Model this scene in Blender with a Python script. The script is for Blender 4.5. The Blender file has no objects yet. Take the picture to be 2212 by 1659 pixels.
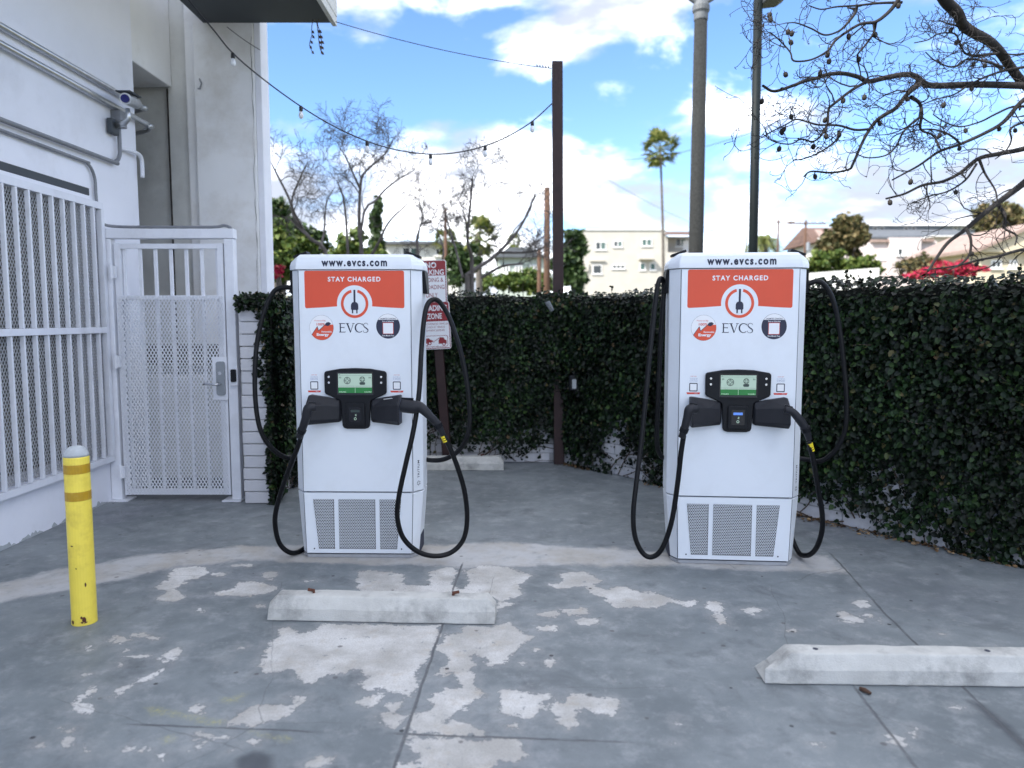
import bpy, math, random
import numpy as np
from mathutils import Vector, Matrix, Euler, noise
R = math.radians
random.seed(7)
scene = bpy.context.scene
col = scene.collection

# ------------------------------------------------------------------ camera
CAM_H, FPX, CX, CY = 1.58, 1600.0, 1106.0, 829.5      # focal length and centre on a 2212 x 1659 picture
PITCH = math.atan(139.5 / FPX)
cam_data = bpy.data.cameras.new('camera')
cam_data.sensor_width = 36.0
cam_data.lens = FPX / 2212.0 * 36.0
cam_data.clip_start, cam_data.clip_end = 0.05, 3000.0
cam_data.dof.use_dof = True
cam_data.dof.focus_distance = 4.75
cam_data.dof.aperture_fstop = 1.5
cam = bpy.data.objects.new('camera', cam_data)
cam.location = (0, 0, CAM_H)
cam.rotation_euler = (R(90) - PITCH, 0, 0)
col.objects.link(cam)
scene.camera = cam

# ------------------------------------------------------------------ sky, sun, exposure
SUN_EL = R(43)
SUN_DIR = Vector((-0.80, -0.60, 0)).normalized() * math.cos(SUN_EL) + Vector((0, 0, math.sin(SUN_EL)))
SKY_STRENGTH = 0.12
world = bpy.data.worlds.new('World')
scene.world = world
world.use_nodes = True
wt = world.node_tree
wn, wl = wt.nodes, wt.links
wn.clear()


def wnode(t, **kw):
    n = wn.new(t)
    for k, v in kw.items():
        if k.startswith('i_'):
            n.inputs[int(k[2:])].default_value = v
        else:
            setattr(n, k, v)
    return n


w_out = wnode('ShaderNodeOutputWorld')
w_bg = wnode('ShaderNodeBackground')
w_bg.inputs[1].default_value = SKY_STRENGTH
sky = wnode('ShaderNodeTexSky', sky_type='NISHITA', sun_disc=False, sun_elevation=SUN_EL,
            sun_rotation=math.atan2(SUN_DIR.x, SUN_DIR.y), altitude=1500.0, air_density=1.0,
            dust_density=0.2, ozone_density=4.0)
hsv = wnode('ShaderNodeHueSaturation')
hsv.inputs['Hue'].default_value = 0.504
hsv.inputs['Saturation'].default_value = 1.08
hsv.inputs['Value'].default_value = 0.55
wl.new(sky.outputs[0], hsv.inputs['Color'])
tc = wnode('ShaderNodeTexCoord')
mp = wnode('ShaderNodeMapping')
mp.inputs['Scale'].default_value = (1.0, 1.0, 2.1)
mp.inputs['Location'].default_value = (8.3, 4.1, 2.2)
wl.new(tc.outputs['Generated'], mp.inputs['Vector'])
n1 = wnode('ShaderNodeTexNoise')
n1.inputs['Scale'].default_value = 4.2
n1.inputs['Detail'].default_value = 9.0
n1.inputs['Roughness'].default_value = 0.56
n1.inputs['Distortion'].default_value = 0.25
wl.new(mp.outputs[0], n1.inputs['Vector'])
sep = wnode('ShaderNodeSeparateXYZ')
wl.new(tc.outputs['Generated'], sep.inputs[0])
cov = wnode('ShaderNodeValToRGB')
cr = cov.color_ramp
cr.interpolation = 'EASE'
pts = [(0.0, .60), (0.05, .62), (0.19, .64), (0.225, .55), (0.275, .40), (0.325, .44), (0.38, .60), (0.55, .62), (1.0, .60)]
while len(cr.elements) < len(pts):
    cr.elements.new(0.5)
for e, (p, v) in zip(cr.elements, pts):
    e.position = p
    e.color = (v, v, v, 1)
wl.new(sep.outputs['Z'], cov.inputs[0])
addc = wnode('ShaderNodeMath', operation='ADD')
wl.new(n1.outputs['Fac'], addc.inputs[0])
wl.new(cov.outputs[0], addc.inputs[1])
mask = wnode('ShaderNodeMapRange', interpolation_type='SMOOTHSTEP')
mask.inputs['From Min'].default_value = 0.985
mask.inputs['From Max'].default_value = 1.16
wl.new(addc.outputs[0], mask.inputs['Value'])
mp2 = wnode('ShaderNodeMapping')
mp2.inputs['Scale'].default_value = (1.0, 1.0, 2.6)
mp2.inputs['Location'].default_value = (3.35, 1.2, 0.16)
wl.new(tc.outputs['Generated'], mp2.inputs['Vector'])
n2 = wnode('ShaderNodeTexNoise')
n2.inputs['Scale'].default_value = 6.0
n2.inputs['Detail'].default_value = 6.0
n2.inputs['Roughness'].default_value = 0.5
wl.new(mp2.outputs[0], n2.inputs['Vector'])
cc = wnode('ShaderNodeValToRGB')
k = 1.0 / SKY_STRENGTH
cc.color_ramp.interpolation = 'EASE'
cc.color_ramp.elements[0].position = 0.38
cc.color_ramp.elements[0].color = (0.155 * k, 0.170 * k, 0.205 * k, 1)
cc.color_ramp.elements[1].position = 0.64
cc.color_ramp.elements[1].color = (0.74 * k, 0.755 * k, 0.79 * k, 1)
wl.new(n2.outputs['Fac'], cc.inputs[0])
mixc = wnode('ShaderNodeMix', data_type='RGBA')
wl.new(mask.outputs[0], mixc.inputs['Factor'])
wl.new(hsv.outputs[0], mixc.inputs['A'])
wl.new(cc.outputs[0], mixc.inputs['B'])
wl.new(mixc.outputs['Result'], w_bg.inputs[0])
wl.new(w_bg.outputs[0], w_out.inputs[0])

sun_data = bpy.data.lights.new('sun', 'SUN')
sun_data.energy = 2.0
sun_data.angle = R(0.53)
sun_data.color = (1.0, 0.95, 0.86)
sun = bpy.data.objects.new('sun', sun_data)
sun.rotation_euler = (-SUN_DIR).to_track_quat('-Z', 'Y').to_euler()
sun.location = (-20, -20, 30)
col.objects.link(sun)

scene.view_settings.view_transform = 'Standard'
scene.view_settings.look = 'None'
scene.view_settings.gamma = 1.0
scene.view_settings.exposure = 2.33
scene.view_settings.use_curve_mapping = False
scene.cycles.max_bounces = 6
scene.cycles.diffuse_bounces = 3
scene.cycles.glossy_bounces = 2
scene.cycles.transmission_bounces = 2


# ------------------------------------------------------------------ survey: sight lines of the picture to places
def ray(px, py):
    cx, cy = (px - CX) / FPX, (CY - py) / FPX
    return Vector((cx, math.cos(PITCH) + cy * math.sin(PITCH), -math.sin(PITCH) + cy * math.cos(PITCH)))


def G(px, py, z=0.0):
    d = ray(px, py)
    return Vector((0, 0, CAM_H)) + d * ((z - CAM_H) / d.z)


def A(px, py, Y):
    d = ray(px, py)
    return Vector((0, 0, CAM_H)) + d * (Y / d.y)


def W(px, py, X):
    d = ray(px, py)
    return Vector((0, 0, CAM_H)) + d * (X / d.x)


# ------------------------------------------------------------------ mesh helpers
class MB:
    def __init__(self):
        self.v, self.f = [], []

    def add(self, vs, fs):
        o = len(self.v)
        self.v.extend([tuple(p) for p in vs])
        self.f.extend([tuple(i + o for i in f) for f in fs])
        return self

    def box(self, x0, x1, y0, y1, z0, z1):
        return self.add([(x0, y0, z0), (x1, y0, z0), (x1, y1, z0), (x0, y1, z0),
                         (x0, y0, z1), (x1, y0, z1), (x1, y1, z1), (x0, y1, z1)],
                        [(0, 3, 2, 1), (4, 5, 6, 7), (0, 1, 5, 4), (1, 2, 6, 5), (2, 3, 7, 6), (3, 0, 4, 7)])

    def bar(self, a, b, w, h, up=(0, 0, 1)):
        a, b = Vector(a), Vector(b)
        d = (b - a).normalized()
        s = d.cross(Vector(up))
        if s.length < 1e-4:
            s = d.cross(Vector((1, 0, 0)))
        s.normalize()
        u = s.cross(d)
        vs = []
        for p in (a, b):
            for sx, sy in ((-1, -1), (1, -1), (1, 1), (-1, 1)):
                vs.append(p + s * (sx * w / 2) + u * (sy * h / 2))
        return self.add(vs, [(3, 2, 1, 0), (4, 5, 6, 7), (0, 1, 5, 4), (1, 2, 6, 5), (2, 3, 7, 6), (3, 0, 4, 7)])

    def loft(self, rings, cap=True):
        n = len(rings[0])
        vs = [p for r in rings for p in r]
        fs = []
        for i in range(len(rings) - 1):
            for j in range(n):
                a, b = i * n + j, i * n + (j + 1) % n
                fs.append((a, b, b + n, a + n))
        if cap:
            fs.append(tuple(reversed(range(n))))
            fs.append(tuple(range((len(rings) - 1) * n, len(rings) * n)))
        return self.add(vs, fs)

    def tube(self, pts, rad, n=8, cap=True):
        pts = [Vector(p) for p in pts]
        if not isinstance(rad, (list, tuple)):
            rad = [rad] * len(pts)
        rings = []
        t0 = (pts[1] - pts[0]).normalized()
        ref = Vector((0, 0, 1)) if abs(t0.z) < 0.9 else Vector((1, 0, 0))
        s = t0.cross(ref).normalized()
        for i, p in enumerate(pts):
            t = (pts[min(i + 1, len(pts) - 1)] - pts[max(i - 1, 0)])
            if t.length < 1e-9:
                t = t0
            t.normalize()
            s = (s - t * s.dot(t))
            if s.length < 1e-6:
                s = t.orthogonal()
            s.normalize()
            u = t.cross(s)
            rings.append([p + (s * math.cos(2 * math.pi * k / n) + u * math.sin(2 * math.pi * k / n)) * rad[i] for k in range(n)])
        return self.loft(rings, cap)

    def plate(self, poly, y0, y1):
        """polygon of (x, z), front face at y0 (towards -y), back at y1"""
        n = len(poly)
        a = sum(poly[i][0] * poly[(i + 1) % n][1] - poly[(i + 1) % n][0] * poly[i][1] for i in range(n))
        if a < 0:
            poly = poly[::-1]
        vs = [(x, y0, z) for x, z in poly] + [(x, y1, z) for x, z in poly]
        fs = [tuple(range(n)), tuple(range(2 * n - 1, n - 1, -1))]
        for i in range(n):
            j = (i + 1) % n
            fs.append((j, i, i + n, j + n))
        return self.add(vs, fs)

    def lathe(self, prof, n=16, c=(0, 0, 0)):
        """profile of (r, z) turned round the z axis"""
        rings = [[(c[0] + r * math.cos(2 * math.pi * k / n), c[1] + r * math.sin(2 * math.pi * k / n), c[2] + z)
                  for k in range(n)] for r, z in prof]
        return self.loft(rings)

    def mesh(self, name, mat=None, smooth=False):
        me = bpy.data.meshes.new(name)
        me.from_pydata(self.v, [], self.f)
        if mat:
            me.materials.append(mat)
        if smooth:
            me.polygons.foreach_set('use_smooth', [True] * len(me.polygons))
        me.update()
        return me

    def build(self, name, mat, parent=None, smooth=False, bevel=0.0, loc=None, seg=2):
        return link(name, self.mesh(name, mat, smooth), parent, bevel, loc, seg)


def link(name, me, parent=None, bevel=0.0, loc=None, seg=2):
    o = bpy.data.objects.new(name, me)
    col.objects.link(o)
    if parent is not None:
        o.parent = parent
    if loc is not None:
        o.location = loc
    if bevel:
        m = o.modifiers.new('bevel', 'BEVEL')
        m.width, m.segments, m.limit_method, m.angle_limit = bevel, seg, 'ANGLE', R(35)
        m.harden_normals = False
    return o


def empty(name, loc=(0, 0, 0), rz=0.0):
    o = bpy.data.objects.new(name, None)
    o.empty_display_size = 0.1
    col.objects.link(o)
    o.location = loc
    o.rotation_euler = (0, 0, rz)
    return o


def tag(o, label=None, cat=None, group=None, kind=None):
    if label:
        o['label'] = label
    if cat:
        o['category'] = cat
    if group:
        o['group'] = group
    if kind:
        o['kind'] = kind
    return o


def copy_tree(o, parent=None):
    kids = [c for c in bpy.data.objects if c.parent == o]
    c = o.copy()
    col.objects.link(c)
    c.parent = parent
    for ch in kids:
        copy_tree(ch, c)
    return c


def smooth_path(pts, n=8):
    pts = [Vector(p) for p in pts]
    P = [pts[0] * 2 - pts[1]] + pts + [pts[-1] * 2 - pts[-2]]
    out = []
    for i in range(1, len(P) - 2):
        p0, p1, p2, p3 = P[i - 1:i + 3]
        for k in range(n):
            t = k / n
            out.append(0.5 * ((2 * p1) + (p2 - p0) * t + (2 * p0 - 5 * p1 + 4 * p2 - p3) * t * t + (3 * p1 - p0 - 3 * p2 + p3) * t ** 3))
    out.append(pts[-1])
    return out


def arc(cx, cz, r, a0, a1, n):
    return [(cx + r * math.cos(R(a0 + (a1 - a0) * i / n)), cz + r * math.sin(R(a0 + (a1 - a0) * i / n))) for i in range(n + 1)]


def rrect(x0, x1, z0, z1, r, n=5):
    return (arc(x1 - r, z0 + r, r, -90, 0, n) + arc(x1 - r, z1 - r, r, 0, 90, n) +
            arc(x0 + r, z1 - r, r, 90, 180, n) + arc(x0 + r, z0 + r, r, 180, 270, n))


def disc(cx, cz, r, n=40):
    return arc(cx, cz, r, 0, 360 - 360 / n, n - 1)


# ------------------------------------------------------------------ materials
def pm(name, c, rough=0.5, metal=0.0, var=0.10, scale=6.0, bump=0.0, bscale=80.0, dirt=None, dscale=3.0, damt=0.35,
       emit=0.0, coat=0.0, tint=None, spec=0.5):
    """principled material with two octaves of procedural colour wear, roughness wear and fine relief"""
    m = bpy.data.materials.new(name)
    m.use_nodes = True
    t = m.node_tree
    N, L = t.nodes, t.links
    b = N['Principled BSDF']
    b.inputs['Roughness'].default_value = rough
    b.inputs['Metallic'].default_value = metal
    b.inputs['Specular IOR Level'].default_value = spec
    if coat:
        b.inputs['Coat Weight'].default_value = coat
        b.inputs['Coat Roughness'].default_value = 0.15
    tcn = N.new('ShaderNodeTexCoord')
    n = N.new('ShaderNodeTexNoise')
    n.inputs['Scale'].default_value = scale
    n.inputs['Detail'].default_value = 6
    n.inputs['Roughness'].default_value = 0.6
    L.new(tcn.outputs['Object'], n.inputs['Vector'])
    r = N.new('ShaderNodeValToRGB')
    r.color_ramp.elements[0].position = 0.3
    r.color_ramp.elements[1].position = 0.7
    lo = [x * (1 - var) for x in c]
    hi = [min(1, x * (1 + var)) for x in (tint or c)]
    r.color_ramp.elements[0].color = (*lo, 1)
    r.color_ramp.elements[1].color = (*hi, 1)
    L.new(n.outputs['Fac'], r.inputs[0])
    out = r.outputs[0]
    if dirt:
        n3 = N.new('ShaderNodeTexNoise')
        n3.inputs['Scale'].default_value = dscale
        n3.inputs['Detail'].default_value = 9
        n3.inputs['Roughness'].default_value = 0.68
        L.new(tcn.outputs['Object'], n3.inputs['Vector'])
        mr = N.new('ShaderNodeMapRange')
        mr.inputs['From Min'].default_value = 0.5
        mr.inputs['From Max'].default_value = 0.75
        mr.inputs['To Max'].default_value = damt
        L.new(n3.outputs['Fac'], mr.inputs['Value'])
        mx = N.new('ShaderNodeMix')
        mx.data_type = 'RGBA'
        mx.inputs['B'].default_value = (*dirt, 1)
        L.new(mr.outputs[0], mx.inputs['Factor'])
        L.new(out, mx.inputs['A'])
        out = mx.outputs['Result']
    L.new(out, b.inputs['Base Color'])
    if emit:
        L.new(out, b.inputs['Emission Color'])
        b.inputs['Emission Strength'].default_value = emit
    if bump:
        nb = N.new('ShaderNodeTexNoise')
        nb.inputs['Scale'].default_value = bscale
        nb.inputs['Detail'].default_value = 5
        L.new(tcn.outputs['Object'], nb.inputs['Vector'])
        bp = N.new('ShaderNodeBump')
        bp.inputs['Strength'].default_value = min(1.0, bump)
        bp.inputs['Distance'].default_value = 0.004
        L.new(nb.outputs['Fac'], bp.inputs['Height'])
        L.new(bp.outputs[0], b.inputs['Normal'])
    return m


def leafmat(name, cols, rough=0.45, spec=0.4, trans=0.0, patch=0.0):
    """foliage: each leaf (mesh island) takes its own shade"""
    m = bpy.data.materials.new(name)
    m.use_nodes = True
    t = m.node_tree
    N, L = t.nodes, t.links
    b = N['Principled BSDF']
    b.inputs['Roughness'].default_value = rough
    b.inputs['Specular IOR Level'].default_value = spec
    g = N.new('ShaderNodeNewGeometry')
    r = N.new('ShaderNodeValToRGB')
    while len(r.color_ramp.elements) < len(cols):
        r.color_ramp.elements.new(0.5)
    for i, (e, c) in enumerate(zip(r.color_ramp.elements, cols)):
        e.position = c[0]
        e.color = (*c[1], 1)
    L.new(g.outputs['Random Per Island'], r.inputs[0])
    if patch:                                   # younger and older growth in broad patches
        tcn = N.new('ShaderNodeTexCoord')
        n = N.new('ShaderNodeTexNoise')
        n.inputs['Scale'].default_value = 2.4
        n.inputs['Detail'].default_value = 3
        L.new(tcn.outputs['Object'], n.inputs['Vector'])
        mr_ = N.new('ShaderNodeMapRange')
        mr_.inputs['From Min'].default_value = 0.35
        mr_.inputs['From Max'].default_value = 0.68
        mr_.inputs['To Min'].default_value = 1.0 - patch
        mr_.inputs['To Max'].default_value = 1.0 + 1.6 * patch
        L.new(n.outputs['Fac'], mr_.inputs['Value'])
        vm = N.new('ShaderNodeVectorMath')
        vm.operation = 'SCALE'
        L.new(r.outputs[0], vm.inputs[0])
        L.new(mr_.outputs[0], vm.inputs['Scale'])
        L.new(vm.outputs[0], b.inputs['Base Color'])
    else:
        L.new(r.outputs[0], b.inputs['Base Color'])
    if trans:
        tr = N.new('ShaderNodeBsdfTranslucent')
        L.new(r.outputs[0], tr.inputs['Color'])
        ms = N.new('ShaderNodeMixShader')
        ms.inputs[0].default_value = trans
        L.new(b.outputs[0], ms.inputs[1])
        L.new(tr.outputs[0], ms.inputs[2])
        L.new(ms.outputs[0], N['Material Output'].inputs[0])
    return m


M = {}
M['white_coat'] = pm('white_powder_coat', (0.76, 0.80, 0.85), 0.38, var=0.015, scale=3, bump=0.05, bscale=420, dirt=(0.45, 0.44, 0.42), dscale=4, damt=0.13)
M['seam'] = pm('dark_seam', (0.03, 0.035, 0.06), 0.7)
M['vent_dark'] = pm('vent_dark', (0.022, 0.020, 0.018), 0.8)
M['base_grey'] = pm('grey_base_steel', (0.33, 0.34, 0.36), 0.5, var=0.12, scale=12)
M['orange'] = pm('orange_vinyl', (0.70, 0.078, 0.03), 0.42, var=0.04, scale=4)
M['navy'] = pm('navy_vinyl', (0.012, 0.016, 0.045), 0.42, var=0.05)
M['print_white'] = pm('white_vinyl', (0.82, 0.83, 0.85), 0.42, var=0.02)
M['print_red'] = pm('red_print', (0.62, 0.06, 0.04), 0.45, var=0.04)
M['print_blue'] = pm('blue_print', (0.05, 0.08, 0.28), 0.45, var=0.04)
M['bezel'] = pm('black_plastic', (0.005, 0.006, 0.009), 0.45, var=0.15, bump=0.15, bscale=900, spec=0.25)
M['holster'] = pm('charcoal_plastic', (0.016, 0.017, 0.022), 0.48, var=0.1, scale=20, bump=0.2, bscale=700, spec=0.3)
M['cable'] = pm('black_cable_rubber', (0.003, 0.0035, 0.005), 0.42, var=0.25, scale=30, dirt=(0.02, 0.02, 0.02), dscale=9, damt=0.3, spec=0.25)
M['lcd'] = pm('lcd_glass', (0.30, 0.40, 0.33), 0.18, var=0.03, emit=0.10)
M['lcd_green'] = pm('lcd_green', (0.012, 0.12, 0.03), 0.18, var=0.05, emit=0.12)
M['lcd_dark'] = pm('lcd_ink', (0.03, 0.05, 0.045), 0.3)
M['lcd_pale'] = pm('lcd_pale_text', (0.45, 0.62, 0.48), 0.3, emit=0.1)
M['steel'] = pm('bright_steel', (0.62, 0.63, 0.65), 0.22, 1.0, var=0.1, scale=30)
M['reader_glass'] = pm('reader_glass', (0.01, 0.01, 0.014), 0.08, var=0.1)
M['reader_blue'] = pm('reader_blue_screen', (0.06, 0.14, 0.42), 0.15, emit=0.25)
M['yellow_tape'] = pm('yellow_tape', (0.78, 0.62, 0.02), 0.5, var=0.06)
M['stop'] = pm('wheel_stop_concrete', (0.52, 0.515, 0.485), 0.85, var=0.13, scale=7, bump=0.6, bscale=140, dirt=(0.17, 0.17, 0.165), dscale=5, damt=0.85)
M['rust'] = pm('rusty_rebar', (0.10, 0.035, 0.02), 0.85, var=0.4, scale=40, bump=0.6, bscale=300)
M['bollard'] = pm('yellow_bollard_paint', (0.88, 0.70, 0.09), 0.42, var=0.06, scale=5, bump=0.12, bscale=120, dirt=(0.35, 0.20, 0.03), dscale=6, damt=0.45)
M['gold_band'] = pm('gold_reflective_band', (0.46, 0.27, 0.01), 0.35, var=0.12, scale=25, dirt=(0.6, 0.5, 0.2), dscale=14, damt=0.4)
M['cap_grey'] = pm('grey_cement_cap', (0.42, 0.45, 0.47), 0.8, var=0.15, scale=18, bump=0.4, bscale=200)
M['wall_white'] = pm('white_stucco', (0.83, 0.845, 0.91), 0.85, var=0.04, scale=1.4, bump=0.5, bscale=160, dirt=(0.50, 0.50, 0.52), dscale=1.1, damt=0.40)
M['wall_grey'] = pm('grey_concrete', (0.60, 0.605, 0.585), 0.9, var=0.10, scale=2.5, bump=0.5, bscale=110, dirt=(0.22, 0.21, 0.19), dscale=1.3, damt=0.45)
M['wall_pale'] = pm('pale_painted_concrete', (0.82, 0.825, 0.83), 0.85, var=0.05, scale=1.8, bump=0.4, bscale=120, dirt=(0.50, 0.46, 0.40), dscale=1.5, damt=0.55)
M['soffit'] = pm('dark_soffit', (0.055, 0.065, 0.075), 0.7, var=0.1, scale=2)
M['crack'] = pm('rusty_crack', (0.03, 0.024, 0.02), 0.9, var=0.4, scale=12)
M['white_metal'] = pm('white_painted_steel', (0.76, 0.78, 0.84), 0.45, var=0.05, scale=5, bump=0.1, bscale=200, dirt=(0.45, 0.45, 0.46), dscale=4, damt=0.35)
M['mesh_metal'] = pm('pale_expanded_metal', (0.50, 0.51, 0.53), 0.55, var=0.1, scale=8)
M['mesh_white'] = pm('white_expanded_metal', (0.76, 0.78, 0.83), 0.5, var=0.06, scale=8)
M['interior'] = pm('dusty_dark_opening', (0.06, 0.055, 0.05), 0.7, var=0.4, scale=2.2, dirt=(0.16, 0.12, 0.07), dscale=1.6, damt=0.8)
M['conduit'] = pm('galvanised_conduit', (0.55, 0.57, 0.59), 0.30, 0.9, var=0.12, scale=14)
M['conduit_paint'] = pm('painted_conduit', (0.22, 0.23, 0.25), 0.5, 0.2, var=0.12, scale=14)
M['lens'] = pm('camera_lens', (0.005, 0.008, 0.12), 0.06, var=0.1)
M['lock'] = pm('grey_lock_steel', (0.30, 0.32, 0.34), 0.38, 0.6, var=0.08)
M['block'] = pm('white_painted_block', (0.60, 0.60, 0.63), 0.85, var=0.06, scale=5, bump=0.8, bscale=70, dirt=(0.30, 0.28, 0.26), dscale=6, damt=0.45)
M['mortar'] = pm('mortar', (0.36, 0.36, 0.37), 0.95, var=0.1, scale=20, bump=0.5)
M['redwood'] = pm('dark_red_post_paint', (0.022, 0.006, 0.006), 0.6, var=0.25, scale=10, bump=0.3, bscale=60, dirt=(0.03, 0.012, 0.012), dscale=5)
M['sign_red'] = pm('sign_red', (0.24, 0.008, 0.014), 0.4, var=0.05)
M['sign_white'] = pm('sign_white', (0.74, 0.75, 0.77), 0.4, var=0.03)
M['bark'] = pm('grey_bark', (0.115, 0.102, 0.10), 0.9, var=0.35, scale=9, bump=0.8, bscale=40)
M['bark_dark'] = pm('dark_bark', (0.013, 0.011, 0.011), 0.9, var=0.35, scale=7, bump=0.9, bscale=35)
M['palm_trunk'] = pm('palm_trunk', (0.10, 0.088, 0.078), 0.9, var=0.3, scale=3, bump=0.6, bscale=10)
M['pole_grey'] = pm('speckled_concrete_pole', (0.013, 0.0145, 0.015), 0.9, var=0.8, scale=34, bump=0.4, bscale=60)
M['pole_black'] = pm('dark_green_pole_paint', (0.005, 0.009, 0.011), 0.6, var=0.2, scale=8, spec=0.2)
M['pole_metal'] = pm('grey_pole_metal', (0.10, 0.11, 0.12), 0.6, var=0.15, scale=8)
M['timber'] = pm('creosote_timber', (0.085, 0.045, 0.028), 0.9, var=0.3, scale=2)
M['wire'] = pm('dark_wire', (0.02, 0.02, 0.03), 0.6)
M['bulb'] = pm('clear_bulb_glass', (0.75, 0.77, 0.80), 0.08, var=0.02)
M['socket'] = pm('black_bulb_socket', (0.012, 0.012, 0.014), 0.5)
M['terrain'] = pm('dry_grass_soil', (0.13, 0.13, 0.06), 0.95, var=0.35, scale=0.3, dirt=(0.18, 0.14, 0.09), dscale=0.08, damt=0.7)
M['cream'] = pm('cream_stucco', (0.44, 0.42, 0.38), 0.9, var=0.06, scale=0.9, bump=0.4, bscale=8)
M['cream2'] = pm('warm_cream_stucco', (0.50, 0.44, 0.33), 0.9, var=0.05, scale=0.8)
M['pink'] = pm('pale_pink_stucco', (0.52, 0.46, 0.45), 0.9, var=0.04, scale=0.8)
M['whitehouse'] = pm('white_siding', (0.60, 0.60, 0.58), 0.85, var=0.05, scale=0.7)
M['greenhouse'] = pm('pale_sage_siding', (0.40, 0.45, 0.41), 0.85, var=0.06, scale=0.7)
M['bluegrey'] = pm('blue_grey_siding', (0.30, 0.35, 0.40), 0.8, var=0.06, scale=0.7)
M['roof_grey'] = pm('grey_shingle', (0.085, 0.095, 0.11), 0.9, var=0.15, scale=2)
M['roof_brown'] = pm('brown_shingle', (0.11, 0.065, 0.05), 0.9, var=0.2, scale=2)
M['roof_tile'] = pm('terracotta_tile', (0.26, 0.19, 0.165), 0.85, var=0.2, scale=3)
M['trim'] = pm('white_trim', (0.72, 0.72, 0.72), 0.6, var=0.03)
M['pane'] = pm('window_glass', (0.02, 0.03, 0.035), 0.08, var=0.3, scale=0.8)
M['pane_green'] = pm('green_window_glass', (0.05, 0.10, 0.09), 0.1, var=0.2, scale=0.8)
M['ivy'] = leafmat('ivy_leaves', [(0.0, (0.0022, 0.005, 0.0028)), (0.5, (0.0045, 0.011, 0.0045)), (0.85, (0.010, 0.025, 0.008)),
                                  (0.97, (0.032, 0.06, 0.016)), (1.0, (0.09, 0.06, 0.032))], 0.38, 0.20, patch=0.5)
M['ivy_core'] = pm('dark_ivy_stems', (0.005, 0.007, 0.004), 0.95, var=0.5, scale=30, bump=1.0, bscale=60)  # near-black stem sheet that hides the wall behind the leaves
M['vine'] = pm('brown_vine', (0.085, 0.06, 0.045), 0.9, var=0.3, scale=30)
M['leaf_lit'] = leafmat('bright_foliage', [(0.0, (0.035, 0.07, 0.015)), (0.5, (0.08, 0.13, 0.025)), (1.0, (0.17, 0.20, 0.05))], 0.55, 0.3, 0.25)
M['leaf_dark'] = leafmat('dark_foliage', [(0.0, (0.015, 0.035, 0.012)), (0.6, (0.035, 0.065, 0.02)), (1.0, (0.06, 0.10, 0.03))], 0.5, 0.3, 0.15)
M['leaf_brown'] = leafmat('olive_brown_foliage', [(0.0, (0.03, 0.04, 0.015)), (0.5, (0.09, 0.085, 0.035)), (1.0, (0.20, 0.15, 0.07))], 0.6, 0.3, 0.2)
M['flower'] = leafmat('red_bracts', [(0.0, (0.30, 0.012, 0.05)), (0.7, (0.55, 0.03, 0.09)), (1.0, (0.10, 0.14, 0.03))], 0.5, 0.3, 0.25)
M['palm_leaf'] = leafmat('palm_fronds', [(0.0, (0.04, 0.065, 0.015)), (0.5, (0.12, 0.16, 0.035)), (1.0, (0.28, 0.27, 0.09))], 0.5, 0.4, 0.3)
M['dry_leaf'] = leafmat('dry_leaf_litter', [(0.0, (0.06, 0.035, 0.02)), (0.6, (0.17, 0.10, 0.05)), (1.0, (0.32, 0.23, 0.13))], 0.8, 0.2)
M['pod'] = pm('brown_seed_pod', (0.012, 0.009, 0.007), 0.8, var=0.3, scale=30)


def text(s, x, z, w, h, y, parent, mat, bold=0.0, name='lettering', space=1.0, align='C', rot=0.0, at3=None, shear=0.0):
    """flat lettering fitted to width w and height h, standing in the xz plane and facing -y"""
    cu = bpy.data.curves.new('lettering', 'FONT')
    cu.body = s
    cu.offset = bold
    cu.space_character = space
    cu.shear = shear
    cu.resolution_u = 3
    ob = bpy.data.objects.new('lettering_source', cu)
    me = bpy.data.meshes.new_from_object(ob)
    bpy.data.objects.remove(ob)
    bpy.data.curves.remove(cu)
    n = len(me.vertices)
    co = np.empty(n * 3)
    me.vertices.foreach_get('co', co)
    co = co.reshape(-1, 3)
    lo, hi = co.min(0), co.max(0)
    sx, sy = w / (hi[0] - lo[0]), h / (hi[1] - lo[1])
    X = (co[:, 0] - (lo[0] + hi[0]) / 2) * sx
    Z = (co[:, 1] - (lo[1] + hi[1]) / 2) * sy
    c, sn = math.cos(rot), math.sin(rot)
    X, Z = X * c - Z * sn, X * sn + Z * c
    if at3 is None:
        out = np.stack([X + x, np.full(n, y), Z + z], 1)
    else:                                  # frame: origin, right, up
        o, r_, u_ = (np.array(v) for v in at3)
        out = o + X[:, None] * r_ + Z[:, None] * u_
    me.vertices.foreach_set('co', out.ravel())
    me.materials.clear()
    me.materials.append(mat)
    me.update()
    me.name = name
    return link(name, me, parent)


def fast_mesh(name, V, F, mat):
    """V (n,3) array, F (m,k) array of equal-sided faces"""
    me = bpy.data.meshes.new(name)
    m, k = F.shape
    me.vertices.add(len(V))
    me.vertices.foreach_set('co', np.asarray(V, dtype=np.float32).ravel())
    me.loops.add(m * k)
    me.loops.foreach_set('vertex_index', np.asarray(F, dtype=np.int32).ravel())
    me.polygons.add(m)
    me.polygons.foreach_set('loop_start', np.arange(0, m * k, k, dtype=np.int32))
    me.polygons.foreach_set('loop_total', np.full(m, k, dtype=np.int32))
    me.materials.append(mat)
    me.update(calc_edges=True)
    me.validate()
    return me


# ------------------------------------------------------------------ ground: painted concrete lot with worn patches
def zc(ox, oy, s):
    return lambda x, y: ((ox + x / s) / 1.8228, (oy + y / s) / 1.8228)


Z5, Z6, Z7, ZF = zc(0, 2150, 1.58), zc(1000, 2150, 1.58), zc(2400, 2150, 1.3554), lambda x, y: (x, y)


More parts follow.
